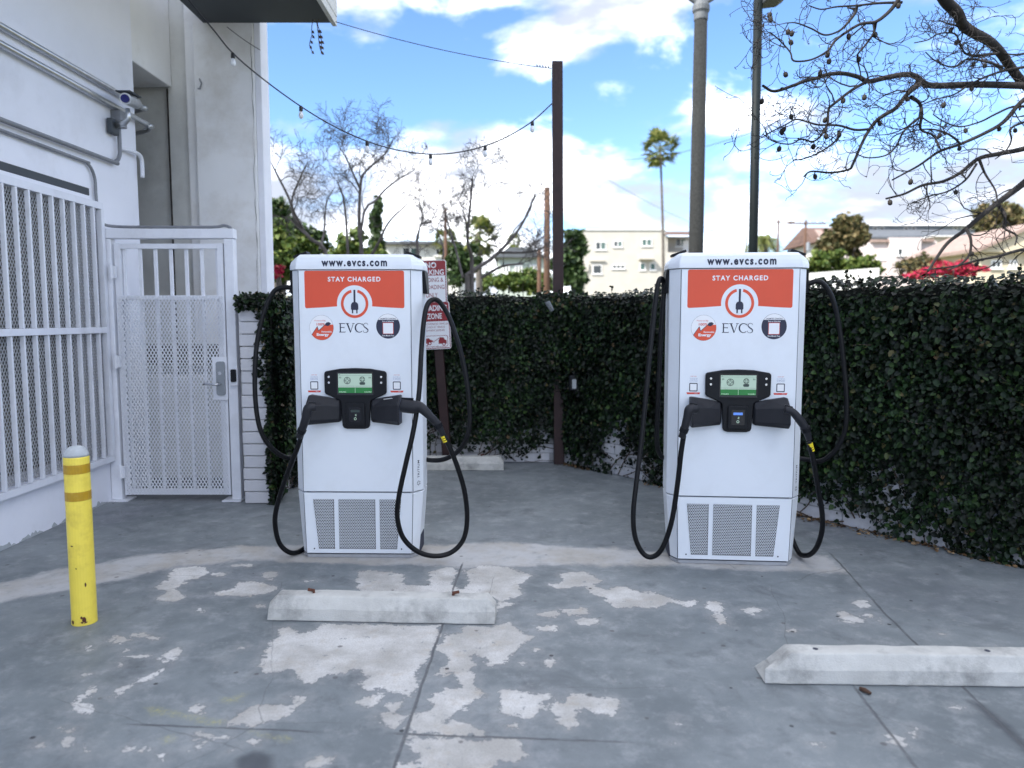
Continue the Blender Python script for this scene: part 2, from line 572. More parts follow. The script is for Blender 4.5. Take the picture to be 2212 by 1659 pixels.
def ell(x0, y0, x1, y1, n=9):
    cx, cy, a, b = (x0 + x1) / 2, (y0 + y1) / 2, (x1 - x0) / 2, (y1 - y0) / 2
    return [(cx + a * math.cos(k * 6.283 / n) * (0.85 + 0.3 * ((k * 7) % 3) / 2), cy + b * math.sin(k * 6.283 / n)) for k in range(n)]


BARE = [(Z6, [(130,510),(210,500),(290,545),(380,520),(430,480),(1160,495),(1140,600),(1050,760),(1000,790),(1040,830),(1010,880),(1000,940),(900,930),(820,880),(740,890),(700,900),(650,860),(700,810),(640,745),(560,790),(470,800),(350,850),(290,820),(240,770),(20,800),(60,650),(150,570)]),
 (Z6, [(1190,545),(1290,540),(1290,500),(1480,500),(1600,470),(1640,520),(1760,570),(1660,610),(1600,680),(1560,740),(1450,750),(1450,690),(1340,680),(1380,740),(1330,760),(1390,820),(1380,870),(1460,940),(1390,930),(1340,990),(1350,1050),(1280,1020),(1190,1095),(1300,1090),(1450,1160),(1420,1185),(1150,1170),(955,1160),(980,1050),(1100,1010),(1110,920),(1200,890),(1290,870),(1250,810),(1270,770),(1180,810),(1110,800),(1200,720),(1180,670),(1130,650)]),
 (Z6, [(950,1190),(1100,1195),(1670,1205),(1690,1310),(1640,1340),(1500,1340),(1480,1400),(880,1400),(890,1350),(1040,1340),(1030,1300),(980,1260)]),
 (Z6, [(650,160),(720,150),(930,170),(940,240),(1080,240),(1090,160),(1200,130),(1270,130),(1240,240),(1290,270),(1340,240),(1310,140),(1440,120),(1600,130),(1730,180),(1650,240),(1660,310),(1560,340),(1610,360),(1510,410),(1500,330),(1440,310),(660,290),(640,230)]),
 (Z6, [(1510,900),(1650,900),(1870,930),(1930,990),(1920,930),(2000,915),(2200,945),(2260,960),(2300,1000),(2230,1060),(2100,1020),(2010,1010),(2010,1120),(1960,1140),(1900,1100),(1860,1040),(1840,960),(1790,970),(1820,1010),(1740,1070),(1640,1060),(1550,1030),(1540,960)]),
 (Z6, ell(1740,405,1925,448)), (Z6, ell(1910,380,2085,436)), (Z6, ell(1765,490,1900,534)), (Z6, ell(2015,450,2140,495)),
 (Z6, ell(1800,690,1870,755)), (Z6, ell(1655,712,1720,748)), (Z6, ell(1535,1095,1665,1135)), (Z6, ell(1725,635,1790,655)),
 (Z6, [(630,970),(690,935),(790,915),(790,950),(745,1000),(690,1000)]),
 (Z6, [(760,1040),(840,1020),(830,985),(940,960),(900,1000),(910,1040),(960,1040),(940,1090),(880,1130),(790,1100)]),
 (Z6, [(1840,240),(1930,230),(1900,170),(2050,155),(2170,215),(2130,240),(2212,290),(2260,250),(2260,345),(2200,330),(2100,300),(2060,250),(1900,265)]),
 (Z7, [(0,225),(90,212),(170,245),(260,250),(330,280),(400,290),(470,285),(480,300),(430,325),(320,305),(260,330),(100,330),(30,330),(-20,290)]),
 (Z7, [(503,290),(550,290),(600,300),(600,350),(645,425),(590,415),(555,390),(550,350),(515,330)]),
 (Z7, ell(1300,285,1395,332)), (Z7, [(1215,345),(1260,350),(1300,375),(1380,390),(1360,415),(1240,400)]),
 (Z7, [(1345,370),(1400,360),(1455,400),(1440,415),(1420,390)]), (Z7, ell(325,925,378,962)), (Z7, ell(330,1045,362,1060)),
 (Z7, [(1480,985),(1540,1010),(1580,1010),(1570,1040),(1605,1070),(1540,1075),(1440,1040),(1500,1010)]), (Z7, ell(1600,968,1655,1028)),
 (Z7, ell(1830,848,1895,870)), (Z7, ell(1750,462,1800,478)), (Z7, ell(945,442,995,458)), (Z7, ell(1105,1048,1150,1080)), (Z7, ell(720,330,805,362)),
 (Z5, [(960,260),(1040,200),(1090,140),(1200,125),(1270,130),(1305,165),(1250,200),(1160,215),(1150,240),(1080,270),(1180,310),(1110,345),(990,340),(980,310),(1060,285)]),
 (Z5, ell(1320,162,1415,192)), (Z5, ell(1430,112,1570,132)), (Z5, ell(1575,365,1640,384)), (Z5, ell(1890,208,1965,228)),
 (Z5, [(1325,290),(1450,260),(1490,225),(1560,215),(1640,230),(1720,255),(1700,290),(1560,310),(1440,310),(1340,300)]),
 (Z5, ell(1640,155,1720,215)), (Z5, [(665,590),(720,555),(800,565),(825,585),(760,610),(690,595)]),
 (Z5, [(985,700),(1010,670),(1120,620),(1135,650),(1080,710),(1010,790),(920,830),(800,880),(690,955),(680,950),(740,880),(850,835),(990,770),(1040,710)]),
 (Z5, [(445,985),(480,940),(580,865),(600,890),(575,940),(510,960),(540,990),(590,1020),(540,1045),(500,1010)]),
 (Z5, [(1400,1090),(1550,1010),(1640,990),(1800,990),(1850,960),(1780,935),(1920,930),(1850,1010),(1750,1070),(1650,1100),(1560,1130),(1500,1110),(1400,1125)]),
 (Z5, ell(1180,990,1280,1042)), (Z5, [(390,1190),(500,1115),(440,1190),(470,1230),(440,1255)]),
 (Z5, [(480,1240),(520,1230),(590,1290),(580,1310),(490,1270)]), (Z5, [(880,1280),(920,1250),(960,1290),(1050,1290),(1000,1350),(990,1300)]),
 (Z5, ell(780,1245,832,1280)), (Z5, [(1210,1165),(1260,1165),(1440,1190),(1420,1200),(1220,1190)]),
 (Z5, [(1200,1215),(1260,1210),(1240,1250),(1200,1270)]), (Z5, [(1890,1350),(1980,1320),(2080,1320),(1990,1375),(1900,1380)]),
 (Z5, ell(910,552,1000,588)), (Z5, ell(828,545,905,566)), (Z5, ell(716,638,826,656)), (Z5, ell(484,780,580,808)), (Z5, ell(720,720,760,752)),
 (Z5, ell(540,600,575,655)), (Z5, ell(210,1215,275,1255)), (Z5, ell(1215,388,1278,420)), (Z5, ell(1460,620,1530,642)), (Z5, ell(760,682,930,694)),
 (Z5, ell(375,1120,438,1170)), (Z5, ell(1420,1252,1470,1274)), (Z5, ell(1512,1206,1600,1224)), (Z5, ell(930,684,976,704)), (Z5, ell(1375,690,1410,708))]
BAND = [(ZF, [(-60,1272),(0,1258),(150,1225),(350,1193),(520,1180),(640,1176),(920,1176),(1100,1172),(1380,1188),(1450,1192),(1720,1195),(1785,1200),(1835,1240),(1700,1234),(1480,1224),(1200,1222),(1000,1226),(640,1216),(520,1210),(380,1225),(200,1265),(0,1303),(-60,1320)])]
CHALK = [(Z5, [(915,1000),(1000,1012),(1400,1095),(1380,1125),(1150,1075),(960,1050)]), (Z5, [(1530,1150),(1815,1195),(1790,1222),(1660,1195)]),
         (Z5, [(1365,945),(1450,940),(1530,912),(1500,965),(1400,985)]), (Z5, [(1000,1200),(1080,1175),(1090,1200),(1030,1235)])]
DARK = [(Z7, [(1915,825),(1990,850),(2100,930),(2240,1060),(2240,1110),(2120,1000),(2000,890)]), (Z5, [(1490,1320),(1590,1285),(1680,1310),(1680,1400),(1500,1400)])]
JOINT = [(Z6, (1175, 480), (868, 1385)), (Z6, (1290, 120), (1230, 300)), (Z5, (850, 1110), (1930, 1152)), (Z6, (900, 1168), (2260, 1216)),
         (Z7, (1185, 45), (1480, 370)), (Z7, (1480, 370), (1660, 545)), (Z7, (1320, 770), (1640, 1185)), (Z7, (1890, 755), (2230, 1090))]


def sdf(polys, PX, PY):
    best = np.full(PX.shape, -1e3)
    for cv, pl in polys:
        q = np.array([tuple(G(*cv(x, y)))[:2] for x, y in pl])
        lo, hi = q.min(0) - 0.3, q.max(0) + 0.3
        idx = np.where((PX > lo[0]) & (PX < hi[0]) & (PY > lo[1]) & (PY < hi[1]))[0]
        if not len(idx):
            continue
        x, y = PX[idx], PY[idx]
        d2 = np.full(len(idx), 1e9)
        inside = np.zeros(len(idx), bool)
        n = len(q)
        for i in range(n):
            ax, ay = q[i]
            bx, by = q[(i + 1) % n]
            ex, ey = bx - ax, by - ay
            t = np.clip(((x - ax) * ex + (y - ay) * ey) / (ex * ex + ey * ey + 1e-12), 0, 1)
            d2 = np.minimum(d2, (x - ax - t * ex) ** 2 + (y - ay - t * ey) ** 2)
            c = ((ay > y) != (by > y)) & (x < (bx - ax) * (y - ay) / (by - ay + 1e-12) + ax)
            inside ^= c
        d = np.sqrt(d2)
        best[idx] = np.maximum(best[idx], np.where(inside, d, -d))
    return best


def ground():
    st = 0.022
    xs = np.concatenate([np.linspace(-5.2, -4.1, 5), np.arange(-4.0, 4.3, st), np.linspace(4.4, 9.0, 10)])
    ys = np.concatenate([np.linspace(-18, 1.7, 30), np.arange(1.8, 8.25, st), np.linspace(8.3, 8.6, 3)])
    nx, ny = len(xs), len(ys)
    X, Y = np.meshgrid(xs, ys)
    X, Y = X.ravel(), Y.ravel()
    V = np.stack([X, Y, np.zeros(len(X))], 1)
    i = np.arange(nx * ny).reshape(ny, nx)
    F = np.stack([i[:-1, :-1].ravel(), i[:-1, 1:].ravel(), i[1:, 1:].ravel(), i[1:, :-1].ravel()], 1)
    me = fast_mesh('parking_lot', V, F, None)
    at = {'bare': sdf(BARE, X, Y), 'band': sdf(BAND, X, Y), 'chalk': sdf(CHALK, X, Y), 'dark': sdf(DARK, X, Y)}
    for k, (cv, a, b) in enumerate(JOINT):
        a, b = np.array(G(*cv(*a)))[:2], np.array(G(*cv(*b)))[:2]
        e = (b - a) / np.linalg.norm(b - a)
        s = (X - a[0]) * e[0] + (Y - a[1]) * e[1]
        d = (X - a[0]) * -e[1] + (Y - a[1]) * e[0]
        L_ = np.linalg.norm(b - a)
        over = np.maximum(np.maximum(-s, s - L_), 0)
        at['joint%d' % k] = d
        at['reach%d' % k] = 1 - np.clip(over / 0.06, 0, 1)
    for k, v in at.items():
        a = me.attributes.new(k, 'FLOAT', 'POINT')
        a.data.foreach_set('value', np.clip(v, -1, 1).astype(np.float32))
    m = bpy.data.materials.new('worn_painted_concrete')
    m.use_nodes = True
    t = m.node_tree
    N, L = t.nodes, t.links
    b = N['Principled BSDF']

    def nz(scale, detail=6, rough=0.6, dist=0.0):
        n = N.new('ShaderNodeTexNoise')
        n.inputs['Scale'].default_value = scale
        n.inputs['Detail'].default_value = detail
        n.inputs['Roughness'].default_value = rough
        n.inputs['Distortion'].default_value = dist
        L.new(tcn.outputs['Object'], n.inputs['Vector'])
        return n.outputs['Fac']

    def mth(op, a, b_=None, c=None):
        n = N.new('ShaderNodeMath')
        n.operation = op
        for q, v in enumerate((a, b_, c)):
            if v is None:
                continue
            if isinstance(v, (int, float)):
                n.inputs[q].default_value = v
            else:
                L.new(v, n.inputs[q])
        return n.outputs[0]

    def mr(v, a, b_, c=0.0, d=1.0, sm=True):
        n = N.new('ShaderNodeMapRange')
        if sm:
            n.interpolation_type = 'SMOOTHSTEP'
        for q, w in zip(('From Min', 'From Max', 'To Min', 'To Max'), (a, b_, c, d)):
            n.inputs[q].default_value = w
        L.new(v, n.inputs['Value'])
        return n.outputs[0]

    def mix(f, a, b_):
        n = N.new('ShaderNodeMix')
        n.data_type = 'RGBA'
        for k, v in (('Factor', f), ('A', a), ('B', b_)):
            if isinstance(v, tuple):
                n.inputs[k].default_value = (*v, 1)
            elif isinstance(v, (int, float)):
                n.inputs[k].default_value = v
            else:
                L.new(v, n.inputs[k])
        return n.outputs['Result']

    def attr(k):
        n = N.new('ShaderNodeAttribute')
        n.attribute_name = k
        return n.outputs['Fac']

    tcn = N.new('ShaderNodeTexCoord')
    paint = mix(mr(nz(1.3, 6, 0.65), 0.33, 0.66), (0.138, 0.158, 0.168), (0.230, 0.254, 0.264))
    paint = mix(mr(nz(0.55, 5, 0.6, 0.4), 0.52, 0.72, 0, 0.45), paint, (0.21, 0.21, 0.25))
    paint = mix(mr(nz(5.5, 7, 0.75), 0.48, 0.72, 0, 0.60), paint, (0.37, 0.385, 0.395))
    paint = mix(mr(nz(2.6, 6, 0.7, 0.5), 0.50, 0.68, 0, 0.55), paint, (0.085, 0.095, 0.105))
    paint = mix(mr(nz(170, 3, 0.7), 0.35, 0.75, 0, 0.28), paint, (0.09, 0.10, 0.11))
    bare = mix(mr(nz(3.2, 8, 0.65), 0.35, 0.68), (0.40, 0.385, 0.36), (0.64, 0.63, 0.61))
    bare = mix(mr(nz(9, 6, 0.75), 0.50, 0.75, 0, 0.6), bare, (0.42, 0.35, 0.27))
    bare = mix(mr(nz(120, 3, 0.75), 0.42, 0.72, 0, 0.42), bare, (0.20, 0.20, 0.19))
    jag = mth('ADD', mth('MULTIPLY', mth('SUBTRACT', nz(11, 7, 0.6, 0.6), 0.5), 0.12), mth('MULTIPLY', mth('SUBTRACT', nz(38, 6, 0.75), 0.5), 0.11))
    sp = mth('SUBTRACT', nz(6.5, 8, 0.78), 0.68)                       # stray flakes of lost paint
    mb_ = mth('MAXIMUM', mth('ADD', attr('bare'), jag), mth('MULTIPLY', sp, 0.6))
    isl = mr(nz(15, 6, 0.7), 0.62, 0.66)                                 # islands of paint left in the worn patches
    mbare = mth('MULTIPLY', mr(mb_, -0.002, 0.006), mth('SUBTRACT', 1.0, mth('MULTIPLY', isl, 0.85)))
    rim = mth('MULTIPLY', mr(mb_, -0.012, -0.002), mth('SUBTRACT', 1.0, mr(mb_, 0.001, 0.008)))
    mband = mth('MULTIPLY', mr(mth('ADD', attr('band'), mth('MULTIPLY', mth('SUBTRACT', nz(4, 8, 0.7), 0.5), 0.30)), -0.035, 0.05), mr(nz(9, 7, 0.7), 0.28, 0.50, 0.55, 1.0))
    c = mix(mband, paint, mix(mr(nz(2.4, 7, 0.7), 0.4, 0.65), (0.45, 0.45, 0.45), (0.38, 0.355, 0.32)))
    halo = mr(mth('ADD', mb_, mth('MULTIPLY', mth('SUBTRACT', nz(26, 6, 0.75), 0.5), 0.16)), -0.07, 0.02, 0, 0.38)
    c = mix(halo, c, (0.36, 0.36, 0.355))
    c = mix(mbare, c, bare)
    vc = N.new('ShaderNodeTexVoronoi')                                  # hairline cracks
    vc.feature = 'DISTANCE_TO_EDGE'
    vc.inputs['Scale'].default_value = 0.62
    mpc = N.new('ShaderNodeMix')
    mpc.data_type = 'VECTOR'
    mpc.inputs['Factor'].default_value = 0.10
    ncol = N.new('ShaderNodeTexNoise')
    ncol.inputs['Scale'].default_value = 3.0
    ncol.inputs['Detail'].default_value = 6
    L.new(tcn.outputs['Object'], ncol.inputs['Vector'])
    L.new(tcn.outputs['Object'], mpc.inputs['A'])
    L.new(ncol.outputs['Color'], mpc.inputs['B'])
    L.new(mpc.outputs['Result'], vc.inputs['Vector'])
    crk = mth('MULTIPLY', mr(vc.outputs['Distance'], 0.0006, 0.0018, 0.38, 0.0), mr(nz(0.9, 3), 0.46, 0.56))
    c = mix(crk, c, (0.07, 0.072, 0.075))
    c = mix(mth('MULTIPLY', rim, 0.35), c, (0.10, 0.11, 0.12))
    ch = mth('MULTIPLY', mr(mth('ADD', attr('chalk'), mth('MULTIPLY', mth('SUBTRACT', nz(14, 6, 0.7), 0.5), 0.08)), -0.02, 0.03), mr(nz(60, 5, 0.8), 0.40, 0.65, 0.05, 0.75))
    c = mix(ch, c, (0.45, 0.42, 0.12))
    dk = mr(mth('ADD', attr('dark'), mth('MULTIPLY', mth('SUBTRACT', nz(7, 6, 0.7), 0.5), 0.06)), -0.03, 0.015, 0, 0.8)
    c = mix(dk, c, (0.055, 0.06, 0.07))
    vor = N.new('ShaderNodeTexVoronoi')                                 # gum and oil spots
    vor.inputs['Scale'].default_value = 6.5
    vor.inputs['Randomness'].default_value = 1.0
    L.new(tcn.outputs['Object'], vor.inputs['Vector'])
    spot = mth('MULTIPLY', mr(mth('ADD', vor.outputs['Distance'], mth('MULTIPLY', nz(30, 3), 0.05)), 0.080, 0.125, 0.70, 0.0), mr(nz(1.9, 3), 0.42, 0.52))
    c = mix(spot, c, (0.07, 0.065, 0.065))
    vor2 = N.new('ShaderNodeTexVoronoi')
    vor2.inputs['Scale'].default_value = 4.6
    L.new(tcn.outputs['Object'], vor2.inputs['Vector'])
    c = mix(mr(vor2.outputs['Distance'], 0.040, 0.055, 0.85, 0.0), c, (0.012, 0.012, 0.018))
    # fine straight scuffs
    mpp = N.new('ShaderNodeMapping')
    mpp.inputs['Rotation'].default_value = (0, 0, 0.5)
    mpp.inputs['Scale'].default_value = (0.8, 14, 1)
    L.new(tcn.outputs['Object'], mpp.inputs['Vector'])
    sc_ = N.new('ShaderNodeTexNoise')
    sc_.inputs['Scale'].default_value = 2.0
    sc_.inputs['Detail'].default_value = 8
    sc_.inputs['Roughness'].default_value = 0.7
    L.new(mpp.outputs[0], sc_.inputs['Vector'])
    c = mix(mr(sc_.outputs['Fac'], 0.60, 0.74, 0, 0.30), c, (0.40, 0.41, 0.42))
    wob = mth('MULTIPLY', mth('SUBTRACT', nz(5, 5, 0.7), 0.5), 0.022)
    jm = None
    for k in range(len(JOINT)):
        q = mth('MULTIPLY', mr(mth('ABSOLUTE', mth('ADD', attr('joint%d' % k), wob)), 0.003, 0.009, 1.0, 0.0), attr('reach%d' % k))
        jm = q if jm is None else mth('MAXIMUM', jm, q)
    jm2 = mth('MULTIPLY', jm, mr(nz(4, 5, 0.7), 0.30, 0.55, 0.25, 0.85))
    c = mix(jm2, c, (0.085, 0.088, 0.095))
    L.new(c, b.inputs['Base Color'])
    L.new(mth('ADD', mr(nz(6, 6), 0.3, 0.7, 0.50, 0.68), mth('MULTIPLY', mbare, 0.2)), b.inputs['Roughness'])
    hgt = mth('SUBTRACT', mth('ADD', mth('MULTIPLY', nz(230, 4, 0.7), 0.35), mth('MULTIPLY', nz(3, 5), 1.2)), mth('ADD', mth('MULTIPLY', mbare, 0.35), mth('MULTIPLY', jm, 1.6)))
    bp = N.new('ShaderNodeBump')
    bp.inputs['Strength'].default_value = 0.55
    bp.inputs['Distance'].default_value = 0.004
    L.new(hgt, bp.inputs['Height'])
    L.new(bp.outputs[0], b.inputs['Normal'])
    me.materials.clear()
    me.materials.append(m)
    o = link('parking_lot', me)
    tag(o, kind='structure')

    # terrain beyond: level street, then the hillside
    xs = np.concatenate([np.linspace(-900, -120, 14), np.linspace(-110, 110, 45), np.linspace(120, 900, 14)])
    ys = np.concatenate([np.linspace(-300, -25, 8), np.linspace(-20, 160, 61), np.linspace(180, 1500, 18)])
    X, Y = np.meshgrid(xs, ys)
    X, Y = X.ravel(), Y.ravel()
    h = -0.04 + np.clip((Y - 18) / 75, 0, 1) ** 1.3 * 4.6 + np.clip((Y - 93) / 900, 0, 1) * 22
    i = np.arange(len(xs) * len(ys)).reshape(len(ys), len(xs))
    F = np.stack([i[:-1, :-1].ravel(), i[:-1, 1:].ravel(), i[1:, 1:].ravel(), i[1:, :-1].ravel()], 1)
    tag(link('ground', fast_mesh('ground', np.stack([X, Y, h], 1), F, M['terrain'])), kind='structure')


def terrain_z(Y):
    return -0.04 + min(max((Y - 18) / 75, 0), 1) ** 1.3 * 4.6 + min(max((Y - 93) / 900, 0), 1) * 22


ground()

# ------------------------------------------------------------------ building at the left
bld = empty('warehouse_building', (-6, 5, 0))
tag(bld, 'white stucco building with dark overhanging canopy and recessed grey concrete bay', 'building')


def part(fn, name, mat, parent, **kw):
    m = MB()
    fn(m)
    loc = parent.location.copy()
    while parent.parent:
        parent = parent.parent
    m.v = [(x - loc.x, y - loc.y, z - loc.z) for x, y, z in m.v]
    return m.build(name, mat, kw.pop('p', parent), **kw)


OY0, OY1, OZ0, OZ1 = 3.9, 6.30, 0.42, 2.52
part(lambda m: (m.box(-3.72, -3.5, -5.5, OY0, 0, 10), m.box(-3.72, -3.5, OY0, OY1, 0, OZ0), m.box(-3.72, -3.5, OY0, OY1, OZ1, 10),
                m.box(-3.72, -3.5, OY1, 7.06, 0, 10)), 'wall', M['wall_white'], bld)
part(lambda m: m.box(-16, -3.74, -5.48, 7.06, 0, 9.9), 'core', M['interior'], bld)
part(lambda m: m.box(-4.6, -3.52, 7.062, 7.90, 3.97, 10), 'beam', M['wall_pale'], bld, bevel=0.01)
part(lambda m: (m.box(-16, -4.2, 7.95, 12, 0, 9.8), m.box(-4.199, -3.575, 7.95, 8.4, 0, 9.8)), 'recess_panel', M['wall_grey'], bld)
part(lambda m: m.box(-3.565, -3.36, 7.905, 8.06, 0, 9.9), 'pilaster', M['wall_grey'], bld, bevel=0.006)
part(lambda m: m.box(-3.358, -3.25, 7.86, 8.06, 0, 9.95), 'pilaster', M['wall_pale'], bld, bevel=0.012)
part(lambda m: m.box(-3.248, -2.63, 7.80, 8.06, 0, 9.95), 'end_wall', M['wall_pale'], bld, bevel=0.01)
part(lambda m: m.box(-2.628, -2.565, 7.82, 8.06, 0, 9.9), 'end_strip', M['wall_white'], bld, bevel=0.006)
part(lambda m: m.box(-3.578, -3.566, 7.90, 7.948, 0, 3.96), 'crack', M['crack'], bld)
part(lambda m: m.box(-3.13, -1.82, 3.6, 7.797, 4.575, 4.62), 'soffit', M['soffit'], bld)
part(lambda m: m.box(-3.15, -1.77, 3.55, 7.797, 4.622, 4.95), 'canopy', M['wall_grey'], bld, bevel=0.01)
part(lambda m: m.box(-1.818, -1.775, 3.58, 7.797, 4.54, 4.6205), 'fascia', M['wall_grey'], bld)
part(lambda m: m.box(-4.3, -2.42, 7.35, 7.52, 0, 1.02), 'low_wall', M['wall_grey'], bld, bevel=0.008)
part(lambda m: m.box(-4.3, -2.42, 7.53, 7.79, 1.12, 1.32), 'shade_block', M['interior'], bld)  # dark block standing in for the shadowed gap above the low wall
part(lambda m: m.box(-3.56, -3.495, 3.8, 6.24, 2.60, 2.66), 'top_bar', M['soffit'], bld, bevel=0.004)  # dark strip painted in for the shadow above the window
m_ = MB()
cz_ = 0.0
rs1 = random.Random(5)
cp = []
while cz_ < 4.5:
    cp.append((-2.655 + rs1.uniform(-.008, .008) , 7.7985, cz_))
    cz_ += 0.12
m_.tube(cp, [rs1.uniform(.0005, .003) for _ in cp], 4)
m_.v = [(x + 6, y - 5, z) for x, y, z in m_.v]
m_.build('crack', M['crack'], bld)
m_ = MB()                                   # paint chipped off the foot of the wall
rs1 = random.Random(9)
yy = 1.5
while yy < 6.3:
    w_ = rs1.uniform(.06, .35)
    n_ = max(4, int(w_ / .02))
    top_ = [(yy + w_ * i / n_, .004 + rs1.uniform(.006, .045) * math.sin(math.pi * (i + .3) / (n_ + .6))) for i in range(n_ + 1)]
    ring_ = [(yy, .001)] + top_ + [(yy + w_, .001)]
    m_.add([(-3.4988 + 6, a_ - 5, b_) for a_, b_ in ring_], [tuple(range(len(ring_)))])
    yy += w_ + rs1.uniform(0, .12)
tag(m_.build('chipped_edge', M['cap_grey'], bld), kind='stuff')
# hook on the pilaster
h = A(436, 185, 7.85)
part(lambda m: m.tube([(h.x, 7.86, h.z + .05), (h.x, 7.80, h.z + .05), (h.x + .03, 7.77, h.z), (h.x + .01, 7.77, h.z - .06), (h.x - .01, 7.78, h.z - .05)], 0.008, 6), 'hook', M['conduit_paint'], bld)


def lattice(m, a, ux, uz, W_, H_, px, pz, t, nrm, off):
    """expanded metal: two sets of slanted strands over a W_ x H_ field"""
    a, ux, uz, nrm = Vector(a), Vector(ux), Vector(uz), Vector(nrm)
    k = pz / px
    for sgn in (1, -1):
        n = int((W_ + H_ / k) / px) + 2
        for i in range(-2, n):
            x0 = i * px - (0 if sgn < 0 else H_ / k)
            x0 = i * px - H_ / k if sgn > 0 else i * px
            # line x = x0 + sgn * z / k ; clip to the field
            zs = sorted([max(0, 0), H_])
            if sgn > 0:
                z0, z1 = max(0, -x0 * k), min(H_, (W_ - x0) * k)
            else:
                z0, z1 = max(0, (x0 - W_) * k), min(H_, x0 * k)
            if z1 - z0 < 0.01:
                continue
            p = a + ux * (x0 + sgn * z0 / k) + uz * z0
            q = a + ux * (x0 + sgn * z1 / k) + uz * z1
            o = nrm * (off * sgn)
            m.bar(p + o, q + o, t, t * 0.8, nrm)


# ------------------------------------------------------------------ grille over the window
gr = empty('window_grille', (-3.46, 5.1, 0))
tag(gr, 'white steel window grille with upright bars over expanded metal mesh', 'window grille')
part(lambda m: (m.box(-3.48, -3.44, 3.82, 6.34, 2.50, 2.555), m.box(-3.48, -3.44, 3.82, 6.34, 0.36, 0.41), m.box(-3.482, -3.438, 6.30, 6.345, 0.412, 2.498)), 'frame', M['white_metal'], gr)
part(lambda m: m.box(-3.479, -3.43, 3.82, 6.298, 1.465, 1.515), 'cross_rail', M['white_metal'], gr, bevel=0.003)
bme = None
for k in range(17):
    y = 6.19 - 0.137 * k
    for z0, z1 in ((0.413, 1.463), (1.517, 2.497)):
        part(lambda m: m.box(-3.466, -3.436, y - 0.009, y + 0.009, z0, z1), 'bar', M['white_metal'], gr)
part(lambda m: lattice(m, (-3.492, 3.9, 0.42), (0, 1, 0), (0, 0, 1), 2.4, 2.08, 0.030, 0.050, 0.0050, (1, 0, 0), 0.0012), 'mesh_panel', M['mesh_metal'], gr)

# ------------------------------------------------------------------ conduits, security camera
XC = -3.46


def pipe(name, pts, r, mat, label, cat='conduit', n=10):
    o = MB().tube(smooth_path(pts, 6), r, n).build(name, mat, smooth=True)
    return tag(o, label, cat)


pipe('conduit_pipe', [(XC, 2.0, 3.56), (XC, 4, 3.56), (XC, 6.9, 3.56), (XC + .01, 7.10, 3.55), (XC - .06, 7.17, 3.54), (XC - .25, 7.18, 3.53), (-4.2, 7.18, 3.53)], 0.024, M['conduit'],
     'galvanised conduit pipe, upper of the pair running past the security camera')
pipe('conduit_pipe', [(XC + .01, 2.0, 3.44), (XC + .01, 4, 3.44), (XC + .01, 6.95, 3.42), (XC + .03, 7.18, 3.40), (XC - .05, 7.26, 3.37), (XC - .25, 7.28, 3.35), (-4.2, 7.28, 3.35)], 0.024, M['conduit'],
     'galvanised conduit pipe, lower of the pair running past the security camera')
pipe('conduit_pipe', [(XC, 2.0, 2.92), (XC, 4, 2.92), (XC, 6.4, 2.94), (XC, 6.60, 2.95), (XC, 6.68, 3.02), (XC, 6.69, 3.12), (XC, 6.69, 3.26)], 0.017, M['conduit_paint'],
     'dark conduit running above the grille and up to the junction box')
pipe('conduit_pipe', [(XC - .015, 2.0, 2.86), (XC - .015, 4, 2.86), (XC - .015, 6.0, 2.86), (XC - .015, 6.20, 2.85), (XC - .015, 6.29, 2.76), (XC - .015, 6.30, 2.6), (XC - .012, 6.32, 2.45), (XC, 6.36, 2.385), (XC + .12, 6.385, 2.365), (-3.0, 6.39, 2.362), (-2.55, 6.39, 2.362), (-2.45, 6.39, 2.375), (-2.40, 6.39, 2.36), (-2.385, 6.39, 2.347)], 0.0125, M['conduit_paint'],
     'thin conduit bending down the wall and along the gate top')
pipe('drain_pipe', [(-3.50, 6.74, 3.10), (-3.45, 6.86, 3.10), (-3.45, 7.00, 3.10), (-3.45, 7.05, 3.07), (-3.45, 7.06, 3.02), (-3.45, 7.06, 2.90)], 0.018, M['white_metal'],
     'short white pipe stub bent downward at the wall corner', 'pipe')
jb = tag(MB().box(-3.50, -3.41, 6.63, 6.74, 3.26, 3.40).build('junction_box', M['conduit_paint'], bevel=0.006), 'small grey junction box under the security camera', 'box')
sc = empty('security_camera', (-3.42, 6.62, 3.46))
tag(sc, 'bullet security camera with a dark blue lens on a wall arm', 'camera')
part(lambda m: m.box(-3.50, -3.44, 6.52, 6.66, 3.30, 3.46), 'bracket', M['soffit'], sc, bevel=0.01)
part(lambda m: m.tube([(-3.45, 6.60, 3.40), (-3.33, 6.55, 3.41), (-3.27, 6.52, 3.44), (-3.27, 6.52, 3.55)], [0.035, 0.032, 0.028, 0.022], 12), 'arm', M['conduit'], sc, smooth=True)
part(lambda m: m.tube([(-3.32, 6.80, 3.68), (-3.28, 6.62, 3.655), (-3.255, 6.45, 3.63)], [0.058, 0.062, 0.058], 18), 'housing', M['conduit'], sc, smooth=False)
part(lambda m: m.tube([(-3.256, 6.455, 3.63), (-3.252, 6.43, 3.627)], [0.044, 0.042], 18), 'lens', M['lens'], sc)
part(lambda m: m.loft([[(-3.38, 6.78, 3.73), (-3.25, 6.78, 3.73), (-3.25, 6.79, 3.745), (-3.38, 6.79, 3.745)], [(-3.33, 6.40, 3.69), (-3.18, 6.40, 3.69), (-3.18, 6.40, 3.70), (-3.33, 6.40, 3.70)]]), 'sun_shield', M['soffit'], sc)

sc.location.z -= 0.15
sc.scale = (0.82, 0.82, 0.82)

